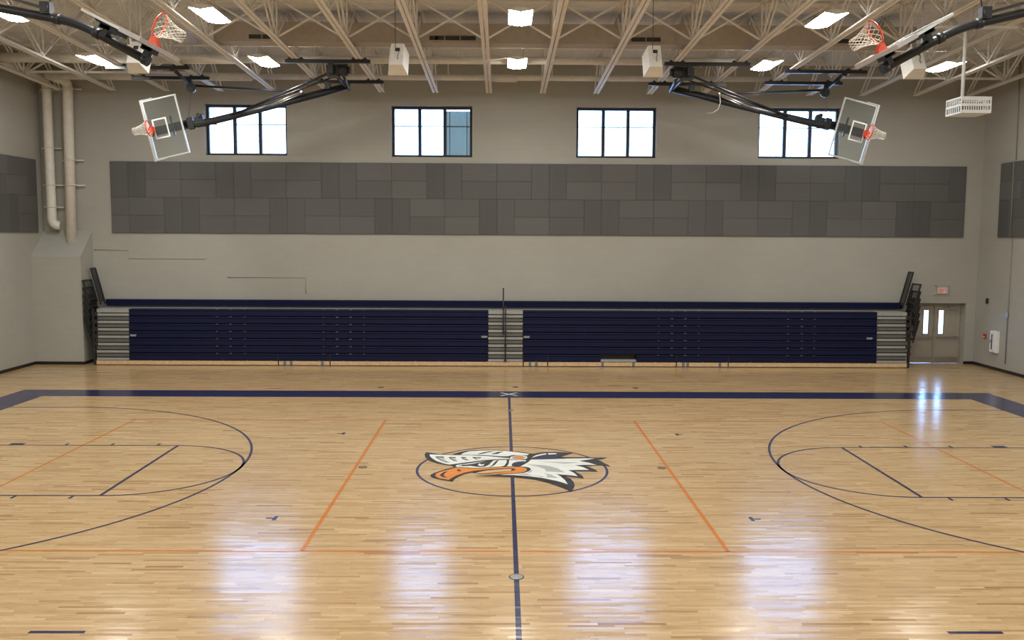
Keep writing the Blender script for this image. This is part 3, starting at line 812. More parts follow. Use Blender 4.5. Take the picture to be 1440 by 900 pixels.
panel_array('acoustic_panel_array', 'grey acoustic panels on the right wall above the fire extinguisher cabinet', 11.0, (XR-0.004, 13.37, 0), -PI/2,
            H2[:1]+V2+H2+V2+H2+V2, [('V', u)]+H2+V2+H2+V2+H2, 4.495)
panel_array('acoustic_panel_array', 'grey acoustic panels on the left wall beside the cream pipes', 11.0, (XL+0.004, 14.13-11.0, 0), PI/2,
            [('V', u)]+(H2+V2)*3, H2[:1]+(V2+H2)*3, 4.485, flip=True)

# ------------------------------------------------------------------ high-bay lights
def make_light():
    r = thing('ceiling_light', (0, 0, 0))
    hw, hl = 0.285, 0.70
    m = MB(); m.prism([(-hw, 0.035), (-0.02, -0.01), (0.02, -0.01), (hw, 0.035), (hw, 0.055), (0.06, 0.10), (-0.06, 0.10), (-hw, 0.055)], -hl, hl, 'Y')
    m.build('housing', M['fixture'], r)
    for s in (-1, 1):
        m = MB()
        a, b_ = (s*0.03, -0.0145), (s*(hw-0.01), 0.0275)
        v = m.verts([(a[0], -hl+0.01, a[1]-0.004), (b_[0], -hl+0.01, b_[1]-0.004), (b_[0], hl-0.01, b_[1]-0.004), (a[0], hl-0.01, a[1]-0.004)])
        m.flat = True
        f = m.face(v if s < 0 else v[::-1]); f.normal_update()
        if f.normal.z > 0: f.normal_flip()
        m.build('diffuser', M['lamp'], r)
    for s in (-1, 1):
        m = MB(); m.tube([(0, s*0.5, 0.10), (0, s*0.5, 0.55)], 0.006, 5); m.build('hanger_wire', M['fixture'], r)
    return r
proto = make_light()
cols = [(-12.0, 'leftmost'), (-7.15, 'second from left'), (0.2, 'center'), (7.5, 'second from right'), (12.75, 'rightmost')]
rows = [(9.9, 'farther'), (5.1, 'nearer'), (0.3, None), (-4.5, None), (-9.3, None), (-14.1, None)]
NAMES = {(-12.0, 9.9): 'leftmost rectangular roof light of the farther row, above the two cream pipes', (-12.0, 5.1): 'rectangular roof light of the nearer row, leftmost, just under the black mast',
         (-7.15, 9.9): 'rectangular roof light of the farther row left of the left winch and side hoop', (-7.15, 5.1): 'bright rectangular roof light of the nearer row just right of the upper left hoop net',
         (0.2, 9.9): 'center rectangular roof light of the farther row, lower of the middle two', (0.2, 5.1): 'center rectangular roof light of the nearer row, upper of the middle two',
         (7.5, 9.9): 'rectangular roof light of the farther row above the window behind the right side hoop mast', (7.5, 5.1): 'bright rectangular roof light of the nearer row just left of the upper right hoop net',
         (12.75, 9.9): 'rightmost rectangular roof light of the farther row, left of the projector pole'}
used = False
for x, cn in cols:
    for yy, rn in rows:
        if (x, yy) == (12.75, 5.1):
            continue                                         # the photo shows no lamp there
        o = proto if not used else copy_tree(proto); used = True
        o.location = (x, yy, zb(yy)+0.02)
        lab = NAMES.get((x, yy), 'white rectangular roof light above the near half of the court, outside the photo')
        tag(o, lab, 'light', 'rectangular roof lights')

# ------------------------------------------------------------------ hanging loudspeakers
def make_speaker():
    r = thing('loudspeaker', (0, 0, 0))
    m = MB(); hb, hf, dp, hh = 0.16, 0.255, 0.21, 0.33
    m.prism([(-hb, -dp), (hb, -dp), (hf, dp), (-hf, dp)], -hh, hh, 'Z'); m.build('cabinet', M['speaker'], r, bevel=0.012)
    m = MB(); m.box(-hf+0.02, hf-0.02, dp, dp+0.015, -hh+0.02, hh-0.02); m.build('front_grille', M['cream'], r)
    m = MB(); m.box(-0.05, 0.07, -dp-0.01, -dp, 0.09, 0.19); m.build('terminal_plate', M['dark_slot'], r)
    m = MB(); m.tube([(0.03, -dp-0.012, 0.14), (0.05, -dp-0.03, 0.02), (0.02, -dp-0.02, -0.08), (0.035, -dp-0.015, -0.17)], 0.009, 5); m.build('cord', M['cable'], r)
    return r
proto = make_speaker()
spk = [(-2.88, 'white hanging loudspeaker left of center between the two far middle windows'), (3.63, 'white hanging loudspeaker right of center beside the right winch'),
       (-9.45, 'white hanging loudspeaker half hidden behind the upper left backboard'), (10.3, 'white hanging loudspeaker half hidden behind the upper right backboard')]
units = [proto]+[copy_tree(proto) for _ in spk[1:]]
for o, (x, lab) in zip(units, spk):
    o.location = (x, 6.5, 8.88); o.rotation_euler = (math.radians(-28), 0, 0)
    tag(o, lab, 'speaker', 'hanging loudspeakers')
    inv = (Matrix.Translation(o.location) @ Euler(o.rotation_euler).to_matrix().to_4x4()).inverted()
    for dx in ((-0.05,) if abs(x) < 5 else (-0.14, 0.12)):
        m = MB(); m.tube([inv @ Vector((x+dx, 6.42, 9.08)), inv @ Vector((x+dx, 6.42, 10.5))], 0.008 if abs(x) < 5 else 0.02, 6)
        h = m.build('hanger_wire', M['cable'] if abs(x) < 5 else M['cage'])
        h.parent = o

# ------------------------------------------------------------------ projector in its guard
t = thing('projector_guard', (11.15, 5.37, 7.43), 'white slotted projector guard hanging on a pole near the right wall', 'projector')
X0, X1, Y0, Y1, Z0, Z1 = 10.79, 11.53, 5.0, 5.74, 7.44, 7.83
m = MB()
for x in (X0, X1-0.03):
    for yy in (Y0, Y1-0.03):
        m.box(x, x+0.03, yy, yy+0.03, Z0, Z1)
for z in (Z0, Z1-0.035):
    for yy in (Y0, Y1-0.03): m.box(X0+0.03, X1-0.03, yy, yy+0.03, z, z+0.035)
    for x in (X0, X1-0.03): m.box(x, x+0.03, Y0+0.03, Y1-0.03, z, z+0.035)
m.build('guard_frame', M['cage'], t)
for k in range(1, 7):                                        # left and right sides: slats
    yy = Y0+0.03+(Y1-Y0-0.06)*k/7
    for x in (X0+0.005, X1-0.025):
        m = MB(); m.box(x, x+0.02, yy-0.013, yy+0.013, Z0+0.035, Z1-0.035); m.build('slat', M['cage'], t)
for k in range(1, 12):                                       # front and back: slats
    x = X0+0.03+(X1-X0-0.06)*k/12
    for yy in (Y0+0.005, Y1-0.025):
        m = MB(); m.box(x-0.012, x+0.012, yy, yy+0.02, Z0+0.035, Z1-0.035); m.build('slat', M['cage'], t)
zm = (Z0+Z1)/2
m = MB(); m.box(X0+0.002, X0+0.024, Y0+0.03, Y1-0.03, zm-0.022, zm+0.022); m.box(X1-0.024, X1-0.002, Y0+0.03, Y1-0.03, zm-0.022, zm+0.022)
m.box(X0+0.03, X1-0.03, Y0+0.002, Y0+0.024, zm-0.03, zm+0.03); m.box(X0+0.03, X1-0.03, Y1-0.024, Y1-0.002, zm-0.03, zm+0.03)
m.box(X0+0.03, X1-0.03, Y0+0.002, Y0+0.03, Z0+0.035, Z0+0.075); m.box(X0+0.03, X1-0.03, Y0+0.002, Y0+0.03, Z1-0.085, Z1-0.035); m.build('guard_rail', M['cage'], t)
m = MB(); m.box(X0+0.03, X1-0.03, Y0+0.03, Y1-0.03, Z0+0.004, Z0+0.016); m.build('guard_floor', M['cage'], t)
m = MB(); m.box(X0+0.12, X1-0.12, Y0+0.14, Y1-0.14, Z0+0.05, Z0+0.28); pj = m.build('projector_body', M['batten'], t, bevel=0.015)
m = MB(); m.tube([(X0+0.26, Y0+0.135, Z0+0.17), (X0+0.26, Y0+0.10, Z0+0.17)], 0.05, 14); m.build('lens', M['dark_slot'], pj)
m = MB(); m.tube([(11.0, 5.37, Z1-0.005), (11.0, 5.37, 9.56)], 0.04, 12); m.box(10.88, 11.12, 5.25, 5.49, Z1, Z1+0.015); m.build('ceiling_pole', M['cage'], t)
m = MB(); m.box(9.98, 12.26, 5.33, 5.41, 9.50, 9.56); m.build('mount_strut', M['cage'], t)

# ------------------------------------------------------------------ basketball goals
def frame_matrix(c, w, u, n):
    c, w, u, n = Vector(c), Vector(w).normalized(), Vector(u).normalized(), Vector(n).normalized()
    return Matrix(((w.x, u.x, n.x, c.x), (w.y, u.y, n.y, c.y), (w.z, u.z, n.z, c.z), (0, 0, 0, 1)))
def backboard(r, c, u, n):
    u, n = Vector(u).normalized(), Vector(n).normalized()
    T = frame_matrix(c, u.cross(n), u, n)
    W, H, th = 0.915, 0.535, 0.014
    m = MB(); m.box(-W+0.03, W-0.03, -H+0.03, H-0.03, -th, 0, T); bb = m.build('backboard', M['board'], r)
    m = MB(); f = 0.045
    m.box(-W, -W+f, -H, H, -0.04, 0.006, T); m.box(W-f, W, -H, H, -0.04, 0.006, T)
    m.box(-W+f, W-f, -H, -H+f, -0.04, 0.006, T); m.box(-W+f, W-f, H-f, H, -0.04, 0.006, T); m.build('board_frame', M['board_frame'], bb)
    m = MB(); a, b0, b1, q = 0.305, -H+0.16, -H+0.16+0.457, 0.045
    m.box(-a, -a+q, b0, b1, 0, 0.003, T); m.box(a-q, a, b0, b1, 0, 0.003, T); m.box(-a+q, a-q, b1-q, b1, 0, 0.003, T); m.box(-a+q, a-q, b0, b0+q, 0, 0.003, T)
    m.build('target_square', M['target'], bb)
    m = MB(); m.prism([(-W-0.03, -H-0.05), (W+0.03, -H-0.05), (W+0.03, -H+0.34), (W+0.002, -H+0.34), (W+0.002, -H-0.002), (-W-0.002, -H-0.002), (-W-0.002, -H+0.34), (-W-0.03, -H+0.34)], -0.06, 0.022, 'Z', T)
    m.build('edge_padding', M['pad'], bb)
    cy, cz, rr = -H+0.155, 0.15+0.229, 0.229
    m = MB()
    m.tube([T @ Vector((rr*math.cos(a), cy, cz+rr*math.sin(a))) for a in [2*PI*k/32 for k in range(32)]], 0.018, 8, closed=True)
    rim = m.build('rim', M['rim'], r)
    m = MB(); m.prism([(cy+0.03, 0.0), (cy+0.02, 0.18), (cy-0.02, 0.18), (cy-0.15, 0.04), (cy-0.15, 0.0)], -0.09, 0.09, 'X', T)
    m.box(-0.10, 0.10, cy-0.14, cy+0.04, 0.004, 0.02, T); m.build('rim_bracket', M['rim'], rim)
    m = MB(); n_s = 12; L = 0.46; steps = 8
    def net_pt(k, s):
        t = s/steps; rad = rr*(1-0.52*math.sin(min(1, t*1.15)*PI/2))
        a = 2*PI*k/n_s
        return T @ Vector((rad*math.cos(a), cy-0.015-L*t, cz+rad*math.sin(a)))
    for k in range(n_s):
        for d_ in (-1, 1):
            m.tube([net_pt(k+d_*0.5*s, s) for s in range(steps+1)], 0.0052 if abs(T.translation.y) < 5 else 0.0042, 4, caps=False)
    m.build('net', M['net'], rim)
    return T

def main_goal(s, label, end, bend, edge, c, u, n):
    r = thing('basketball_goal', (s*12.4, 0, 9.2), label, 'basketball goal')
    hinge = Vector((s*12.4, 0, 9.12))
    p0, p1, p2 = Vector(end), Vector(bend), Vector(edge)
    d1 = (p1-p0).normalized()
    mid = bend_path(p0, p1, p2, 0.38, 6)
    m = MB(); m.tube([p0]+mid+[p2, hinge], 0.078, 16); mast = m.build('mast', M['mast'], r)
    for q, dr_ in ((p0+d1*0.02, d1), (mid[0], d1), (mid[-1], (p2-p1).normalized())):
        m = MB(); m.tube([q-dr_*0.06, q+dr_*0.06], 0.098, 16); m.build('mast_collar', M['mast'], mast)
    T = backboard(r, c, u, n)
    # brackets joining mast and board
    nn, uu = Vector(n).normalized(), Vector(u).normalized()
    for h_, ln in ((0.42, 0.95), (-0.40, 0.5)):
        base = Vector(c)+uu*h_
        foot = base-nn*0.05
        along = (base-p0).dot(d1)
        q = p0+d1*min(max(along, 0.05), 1.15)
        m = MB(); m.bar(foot, q, 0.16, 0.10, uu); m.bar(foot+Vector((0, -ln/2, 0)), foot+Vector((0, ln/2, 0)), 0.06, 0.05, nn)
        m.bar(foot+uu*0.08+Vector((0, -0.14, 0))-nn*0.03, foot-uu*(0.42 if h_ > 0 else 0.12)+Vector((0, -0.14, 0))-nn*0.03, 0.06, 0.10, nn); m.bar(foot+uu*0.10-nn*0.05, foot-uu*0.10-nn*0.05, 0.34, 0.10, nn); m.build('board_bracket', M['mast'], r)
    m = MB()
    for e in (-1, 1):
        m.bar(Vector(c)+Vector((0, e*0.42, 0))-nn*0.045-uu*0.5, Vector(c)+Vector((0, e*0.42, 0))-nn*0.045+uu*0.5, 0.045, 0.03, nn)
    m.build('board_rail', M['mast'], r)
    # hoist block and rope, brace, hinge frame up to the joists
    k = p1+(p2-p1)*0.40
    m = MB(); m.box(k.x-0.09, k.x+0.09, -0.08, 0.08, k.z+0.05, k.z+0.26); m.tube([(k.x, -0.10, k.z+0.14), (k.x, 0.10, k.z+0.14)], 0.07, 12); m.build('hoist_block', M['mast'], r)
    m = MB(); m.tube([(k.x-s*0.05, 0, k.z+0.2), (k.x-s*0.28, 0.0, 9.8)], 0.012, 6); m.build('hoist_cable', M['cable'], r)
    m = MB(); m.bar((k.x+s*0.05, 0, k.z+0.16), (s*11.4, 0, 9.30), 0.05, 0.05); m.build('brace', M['mast'], r)
    m = MB(); m.tube([(s*12.4, -1.3, 9.12), (s*12.4, 1.3, 9.12)], 0.06, 12)
    for e in (-1.25, 1.25): m.box(s*12.4-0.05, s*12.4+0.05, e-0.05, e+0.05, 9.1, zb(0)-0.1)
    m.build('hinge_frame', M['mast'], r)
    for e in (-1.25, 1.25):
        m = MB(); m.box(s*12.4-1.4, s*12.4+1.4, e-0.05, e+0.05, zb(e)-0.10, zb(e)); m.build('mount_beam', M['mast'], r)
    return r
main_goal(-1, 'main court basketball goal folded up at the upper left, backboard facing the roof', (-6.70, 0, 7.575), (-7.92, 0, 8.235), (-9.317, 0, 8.48),
          (-6.955, 0, 8.035), (-0.894, 0, 0.447), (0.447, 0, 0.894))
main_goal(1, 'main court basketball goal folded up at the upper right, backboard facing the roof', (6.80, 0, 7.53), (8.14, 0, 8.27), (9.335, 0, 8.55),
          (7.125, 0, 8.045), (0.86, 0, 0.51), (-0.51, 0, 0.86))

def side_goal(s, label, c, ang, ax1, ax2, lower, elbow, brace_end, link_top, beams):
    ca, sa = math.cos(ang), math.sin(ang)
    r = thing('basketball_goal', (ax1, 10.8, 9.1), label, 'basketball goal')
    u = (-s*ca, 0, sa)
    T = backboard(r, c, u, (0, -1, 0))
    uu = Vector(u)
    lo, el = Vector(lower), Vector(elbow)
    top = Vector((ax1, 12.0, 9.10))
    m = MB(); m.tube([lo+uu*0.9]+bend_path(lo, el, top, 0.5)+[top], 0.112, 16); mast = m.build('mast', M['mast'], r)
    m = MB(); m.bar(lo-uu*0.10, lo+uu*1.15, 0.16, 0.24, (0, 0, 1)); m.build('mast_foot', M['mast'], mast)
    m = MB(); m.bar(lo+uu*1.12, lo+uu*1.30, 0.24, 0.34, (0, 0, 1)); m.bar(lo+uu*1.34, lo+uu*1.62, 0.20, 0.27, (0, 0, 1)); m.tube([lo+uu*1.48+Vector((0, -0.16, 0.17)), lo+uu*1.48+Vector((0, 0.16, 0.17))], 0.07, 12); m.build('mast_clamp', M['mast'], mast)
    for q in (0.15, 0.72):
        m = MB(); pp = lo+uu*q
        m.bar((pp.x, c[1]+0.03, pp.z), (pp.x, lo.y-0.06, pp.z), 0.10, 0.14); m.bar(Vector((pp.x, c[1]+0.05, pp.z))+Vector((sa*s, 0, ca))*-0.30, Vector((pp.x, c[1]+0.05, pp.z))+Vector((sa*s, 0, ca))*0.30, 0.05, 0.06, (0, 1, 0))
        m.build('board_bracket', M['mast'], r)
    # hinge axle under two beams, then the folding-brace axle under two more
    for x, y0, y1, nm in ((ax1, 9.42, 12.22, 'hinge_axle'), (ax2, 10.42, 11.85, 'brace_axle')):
        z0, z1 = (9.13, 9.09) if nm == 'hinge_axle' else (9.33, 9.10)
        m = MB(); m.tube([(x, y0, z0), (x, y1, z1)], 0.055, 12)
        if nm == 'hinge_axle':
            m.tube([(x-s*0.28, y0+0.25, z0-0.02), (x-s*0.06, y1-0.1, z1-0.05)], 0.045, 10)
        for yy, zz in ((y0, z0), (y1, z1)):
            m.box(x-0.07, x+0.07, yy-0.06, yy+0.06, zz-0.08, zb(yy)-0.09)
        m.build(nm, M['mast'], r)
    m = MB(); m.tube([(ax1+s*0.05, 9.75, 9.2), (ax1-s*0.42, 9.75, 9.2)], 0.17, 14); m.box(ax1-0.16, ax1+0.16, 9.55, 10.0, 9.0, 9.3); m.tube([(ax1-s*0.42, 9.75, 9.2), (ax1-s*0.50, 9.75, 9.2)], 0.11, 12); m.build('winch', M['mast'], r)
    m = MB(); m.tube([(ax1, 9.6, 9.12), brace_end], 0.034, 10); m.tube([(ax1+s*0.12, 10.2, 9.06), Vector(brace_end)+Vector((s*0.5, 0.1, -0.15))], 0.026, 8); m.build('mast_brace', M['mast'], r)
    m = MB(); m.tube([(ax2, 11.9, 9.08), link_top], 0.036, 10); m.build('folding_brace', M['mast'], r)
    lt = Vector(link_top)
    m = MB()
    for e in (-0.12, 0.12):
        m.tube([lt+Vector((0, e, 0)), lt+Vector((s*1.25, e+0.1, -0.5))], 0.022, 8)
    m.tube([lt+Vector((0, -0.16, 0)), lt+Vector((0, 0.16, 0))], 0.03, 10)
    m.build('brace_link', M['steel'], r)
    m = MB(); m.tube([(ax2+s*-0.14, 11.55, 8.95), (ax2+s*-0.14, 11.65, 8.95)], 0.14, 18); m.box(ax2-s*0.14-0.02, ax2-s*0.14+0.02, 11.53, 11.67, 8.95, 9.2); m.build('pulley', M['mast'], r)
    m = MB(); m.tube([(ax2-s*0.14, 11.6, 8.85), (ax2-s*0.02, 11.6, 7.97)], 0.008, 5); m.build('pulley_cord', M['cable'], r)
    m = MB(); m.box(ax1+s*0.55-0.08, ax1+s*0.55+0.08, 11.7, 11.85, 8.98, 9.16); m.build('limit_switch', M['mast'], r)
    for x0, x1, yy in beams:
        m = MB(); m.box(x0, x1, yy-0.05, yy+0.05, zb(yy)-0.10, zb(yy)-0.004); bm_ = m.build('mount_beam', M['mast'], r)
        m = MB()
        for jx in JX:
            if x0+0.1 < jx < x1-0.1:
                m.box(jx-0.22, jx+0.22, yy-0.07, yy+0.07, zb(yy)-0.004, zb(yy)+0.018)
                for e in (-0.17, 0.17): m.box(jx+e-0.02, jx+e+0.02, yy-0.065, yy+0.065, zb(yy)-0.02, zb(yy)+0.05)
        m.build('beam_clamp', M['mast'], bm_)
    return r
side_goal(-1, 'side court basketball goal swung up, backboard tilted left of the leftmost window', (-10.55, 11.22, 7.71), math.radians(13), -5.13, -10.0,
          (-11.05, 11.55, 7.60), (-9.175, 11.55, 7.945), (-8.34, 11.5, 8.22), (-6.41, 11.5, 8.83), ((-6.42, -4.0, 9.4), (-6.45, -4.0, 12.25), (-11.95, -9.5, 10.4), (-11.78, -9.38, 11.85)))
side_goal(1, 'side court basketball goal swung up at the right, backboard overlapping the rightmost window', (10.62, 11.22, 7.75), math.radians(14.5), 5.15, 9.98,
          (11.1, 11.55, 7.68), (9.2, 11.55, 8.06), (8.4, 11.5, 8.30), (6.48, 11.5, 8.87), ((4.42, 6.88, 9.4), (4.42, 6.9, 12.25), (8.15, 10.6, 10.3), (8.05, 10.5, 11.95)))
m = MB(); m.tube([(6.48, 11.3, 8.85), (6.50, 11.3, 8.55), (6.44, 11.3, 8.38), (6.28, 11.3, 8.27), (6.08, 11.3, 8.25)], 0.007, 6)
tag(m.build('loose_cord', M['net']), 'thin white cord dangling from the brace of the right side goal', 'cord')

# ------------------------------------------------------------------ telescopic bleacher, closed against the far wall
t = thing('telescopic_bleacher', (-0.1, 14.0, 0), 'long closed navy bleacher with grey aisle steps along the far wall', 'bleacher')
YFR = 13.55
L0, L1, R0, R1 = -12.868, -0.689, 0.517, 12.64
E0, E1 = -14.03, 13.74
PZ, Z0B = 0.25, 0.178
m = MB(); m.box(E0+0.12, E1-0.12, YFR+0.28, YB-0.02, 0.02, 1.86); m.build('understructure', M['black'], t)
def seat_profile(y, z):
    return [(y+0.018, z), (y+0.0, z+0.02), (y+0.004, z+0.16), (y-0.016, z+0.205), (y-0.008, z+0.228), (y+0.02, z+0.236), (y+0.30, z+0.236), (y+0.30, z)]
def px(u):                                    # metres along the bleacher front
    return -0.689+(u-686)*0.0241
for k in range(7):
    z = Z0B+PZ*k; y = YFR+0.016*k
    if k == 0:
        runs = [(L0, px(390)-0.02), (px(390)+0.02, px(463)-0.02), (px(463)+0.02, L1), (R0+0.02, px(771)-0.02), (px(771)+0.02, px(846)), (px(897), px(954)-0.02), (px(954)+0.02, px(1028)-0.02), (px(1028)+0.02, R1)]
    else:
        runs = [(L0, L1), (R0, R1)]
    for a, c in runs:
        m = MB(); m.prism(seat_profile(y, z), a, c, 'X'); m.build('seat_row', M['navy_seat'], t)
    # aisle steps at both ends and in the middle
    for a, c in ((E0+0.06, L0-0.015), (L1+0.015, R0-0.015), (R1+0.015, E1-0.06)):
        m = MB(); m.box(a, c, y, y+0.30, z-0.004+(0.0), z+0.076); m.build('aisle_step', M['alu'], t)
        if k < 6:
            m = MB(); m.box(a, c, y+0.06, y+0.09, z+0.110, z+0.212); m.build('aisle_riser', M['riser'], t)
            m = MB(); m.box(a, c, y+0.03, y+0.30, z+0.076, z+0.104); m.box(a, c, y+0.05, y+0.30, z+0.216, z+0.246); m.build('step_gap_shade', M['black'], t)  # black strips stand in for the shaded gaps above and below each riser
z7 = Z0B+PZ*7
for a, c in ((E0+0.06, L0-0.015), (L1+0.015, R0-0.015), (R1+0.015, E1-0.06)):
    m = MB(); m.box(a, c, YFR+0.13, YB-0.12, z7-0.05, z7-0.02); m.box(a, c, YFR+0.115, YFR+0.13, z7-0.14, z7-0.02); m.build('top_deck', M['alu'], t)
m = MB(); m.box(L0-0.015, L1+0.015, YFR+0.42, YB-0.12, z7-0.05, z7-0.018); m.box(R0-0.015, R1+0.015, YFR+0.42, YB-0.12, z7-0.05, z7-0.018); m.build('top_deck', M['alu'], t)
m = MB(); m.prism([(14.44, 1.965), (14.40, 2.16), (14.42, 2.19), (14.50, 2.19), (14.50, 1.965)], E0+0.05, E1+0.12, 'X'); m.build('back_seat_row', M['navy_seat'], t)
# recoverable front section: black opening over a grey step
a, c = px(846)+0.01, px(897)-0.01
m = MB(); m.box(a, c, YFR+0.005, YFR+0.20, Z0B+0.0, Z0B+0.075); m.build('fold_down_step', M['alu'], t)
m = MB(); m.box(a, c, YFR+0.21, YFR+0.23, Z0B+0.075, Z0B+0.24); m.build('opening_panel', M['black'], t)
# kick board of maple, with clips and the lines of the removable sections
cuts = [E0+0.02, px(390), px(463), px(736)+0.01, px(771), px(954), px(1028), E1-0.02]
for a, c in zip(cuts[:-1], cuts[1:]):
    m = MB(); m.box(a+0.018, c-0.018, YFR+0.005, YFR+0.03, 0.026, 0.158); m.build('kick_board', M['kick'], t)
m = MB(); m.box(E0, E1, YFR+0.012, YFR+0.05, 0.0, 0.026); m.box(E0, E1, YFR+0.022, YFR+0.06, 0.026, Z0B); m.build('base_channel', M['black'], t)
for a in (px(390), px(463), px(736)+0.01, px(771), px(954), px(1028)):
    m = MB(); m.box(a-0.016, a+0.016, YFR-0.004, YFR+0.03, 0.0, Z0B+0.236); m.build('section_post', M['black'], t)
for uu in (399, 408, 452, 746, 755, 849, 893, 964, 970, 1016):
    m = MB(); m.box(px(uu)-0.045, px(uu)+0.045, YFR-0.003, YFR+0.005, 0.03, 0.155); m.build('clip_plate', M['clip'], t)
for uu, yy in ((686-5, 0), (186, 0), (741, 0), (1229, 0)):
    k = 3; z = Z0B+PZ*k; m = MB(); m.box(px(uu)-0.10, px(uu)+0.10, YFR+0.016*k-0.002, YFR+0.016*k+0.006, z+0.055, z+0.12)
    m.build('row_tag', M['tag'], t)
m = MB()
for k in range(7):
    z = Z0B+PZ*k; y = YFR+0.016*k
    for uu, hw in ((304, 0.025), (323, 0.03), (343, 0.02), (454, 0.018), (473, 0.035), (492, 0.035), (511, 0.018), (947, 0.035), (966, 0.035), (928, 0.018), (985, 0.018), (1112, 0.025), (1132, 0.03), (1150, 0.02)):
        m.box(px(uu)-hw, px(uu)+hw, y-0.019, y+0.02, z+0.230, z+0.242)
tag(m.build('seat_fastener', M['tag'], t), kind='stuff')
m = MB()
for uu in range(210, 1230, 34):
    m.box(px(uu)-0.03, px(uu)+0.03, YFR-0.004, YFR+0.01, 0.158, 0.176)
tag(m.build('kick_board_screw', M['tag'], t), kind='stuff')
# posts and wheels at the two ends
for e, s in ((E0, -1), (E1, 1)):
    m = MB(); m.box(min(e, e+s*0.06)-0.0, max(e, e+s*0.06), YFR+0.02, YFR+0.10, 0.0, 1.93); m.build('end_post', M['rail'], t)
    for k in range(1, 7):
        z = Z0B+PZ*k
        m = MB(); m.box(e-0.10 if s > 0 else e, e if s > 0 else e+0.10, YFR+0.03, YFR+0.06, z-0.02, z+0.12); m.tube([(e+s*0.06, YFR+0.0, z+0.05), (e+s*0.06, YFR+0.05, z+0.05)], 0.03, 10); m.build('row_bracket', M['rail'], t)
# folded end rails: each row carries its own panel of upright pickets, leaning outwards
lean = math.radians(14)
def rail_with_pickets(s, e, zbot, height, y0, y1, n=7, shift=0.0):
    T = Matrix.Translation((e+s*(0.10+shift), 0, zbot)) @ Matrix.Rotation(s*lean, 4, 'Y')
    m = MB(); b = 0.02
    m.box(-b, b, y0, y0+0.045, 0, height, T); m.box(-b, b, y1-0.045, y1, 0, height, T)
    m.box(-b, b, y0+0.045, y1-0.045, height-0.045, height, T); m.box(-b, b, y0+0.045, y1-0.045, 0.10, 0.145, T)
    r = m.build('end_rail', M['rail'], t)
    for k in range(1, n+1):
        yy = y0+0.022+(y1-y0-0.045)*k/(n+1)
        m = MB(); m.box(-0.007, 0.007, yy-0.007, yy+0.007, 0.145, height-0.045, T); m.build('picket', M['rail'], r)
for s, e in ((-1, E0), (1, E1)):
    rail_with_pickets(s, e, 2.02, 1.30, 14.08, 14.46, 5, -0.12)
    for k in range(6):
        rail_with_pickets(s, e, 0.86+PZ*k, 0.80, 13.60, 14.25, 5, 0.06)
# hand rails in the middle aisle
m = MB(); m.tube([(-0.165, 14.0, 1.15), (-0.165, 14.0, 2.66)], 0.026, 10); m.tube([(-0.165, 13.53, 1.10), (-0.165, 13.53, 1.9), (-0.165, 14.0, 2.0)], 0.022, 8); m.build('aisle_rail', M['rail'], t)
m = MB(); m.tube([(-0.09, 13.50, 0.17), (-0.09, 13.50, 2.05)], 0.024, 10); m.tube([(-0.09, 13.50, 2.03), (-0.09, 13.95, 2.03)], 0.022, 8); m.build('aisle_rail', M['rail'], t)
m = MB()
for z in (0.22, 0.74, 1.20, 1.80):
    m.tube([(-0.09, 13.47, z), (-0.09, 13.53, z)], 0.045, 10)
m.build('rail_socket', M['rail'], t)

# ------------------------------------------------------------------ things on the walls
t = thing('exit_sign', (15.30, YB, 2.50), 'white exit sign with red lettering inside a wire guard above the doors', 'sign')
xc, zc = 15.30, 2.62
m = MB(); m.box(xc-0.17, xc+0.17, YB-0.06, YB, zc-0.105, zc+0.105); m.build('sign_plate', M['exit_plate'], t, bevel=0.006)
lw, lh, st = 0.048, 0.12, 0.015
def letter(ch, x):
    m = MB(); y0, y1 = YB-0.064, YB-0.060; a, c = zc-lh/2, zc+lh/2
    if ch == 'E':
        m.box(x, x+st, y0, y1, a, c)
        for z in (a, zc-st/2, c-st): m.box(x+st, x+lw, y0, y1, z, z+st)
    elif ch == 'X':
        for p in (((x, a), (x+st*1.2, a), (x+lw, c), (x+lw-st*1.2, c)), ((x+lw-st*1.2, a), (x+lw, a), (x+st*1.2, c), (x, c))):
            m.prism([(q[0], q[1]) for q in p], 0, 1, 'Z', Matrix(((1, 0, 0, 0), (0, 0, y1-y0, y0), (0, 1, 0, 0), (0, 0, 0, 1))))
    elif ch == 'I':
        m.box(x+lw/2-st/2, x+lw/2+st/2, y0, y1, a, c)
    else:
        m.box(x+lw/2-st/2, x+lw/2+st/2, y0, y1, a, c-st); m.box(x, x+lw, y0, y1, c-st, c)
    m.build('letter', M['exit_red'], t)
for i, ch in enumerate('EXIT'):
    letter(ch, xc-0.118+i*0.063)
m = MB(); gx, gz, gy = 0.22, 0.155, YB-0.13
for z in (zc-gz, zc+gz):
    m.tube([(xc-gx, YB, z), (xc-gx, gy, z), (xc+gx, gy, z), (xc+gx, YB, z)], 0.007, 5)
for x in (-gx, gx):
    m.tube([(xc+x, gy, zc-gz), (xc+x, gy, zc+gz)], 0.007, 5)
for x in (-0.11, 0.0, 0.11):
    m.tube([(xc+x, gy, zc-gz), (xc+x, gy, zc+gz)], 0.003, 4)
m.tube([(xc-gx-0.06, YB-0.01, zc+gz+0.02), (xc-gx, gy, zc+gz)], 0.008, 5); m.tube([(xc-gx-0.06, YB-0.01, zc-gz-0.02), (xc-gx, gy, zc-gz)], 0.008, 5)
m.build('wire_guard', M['frame'], t)

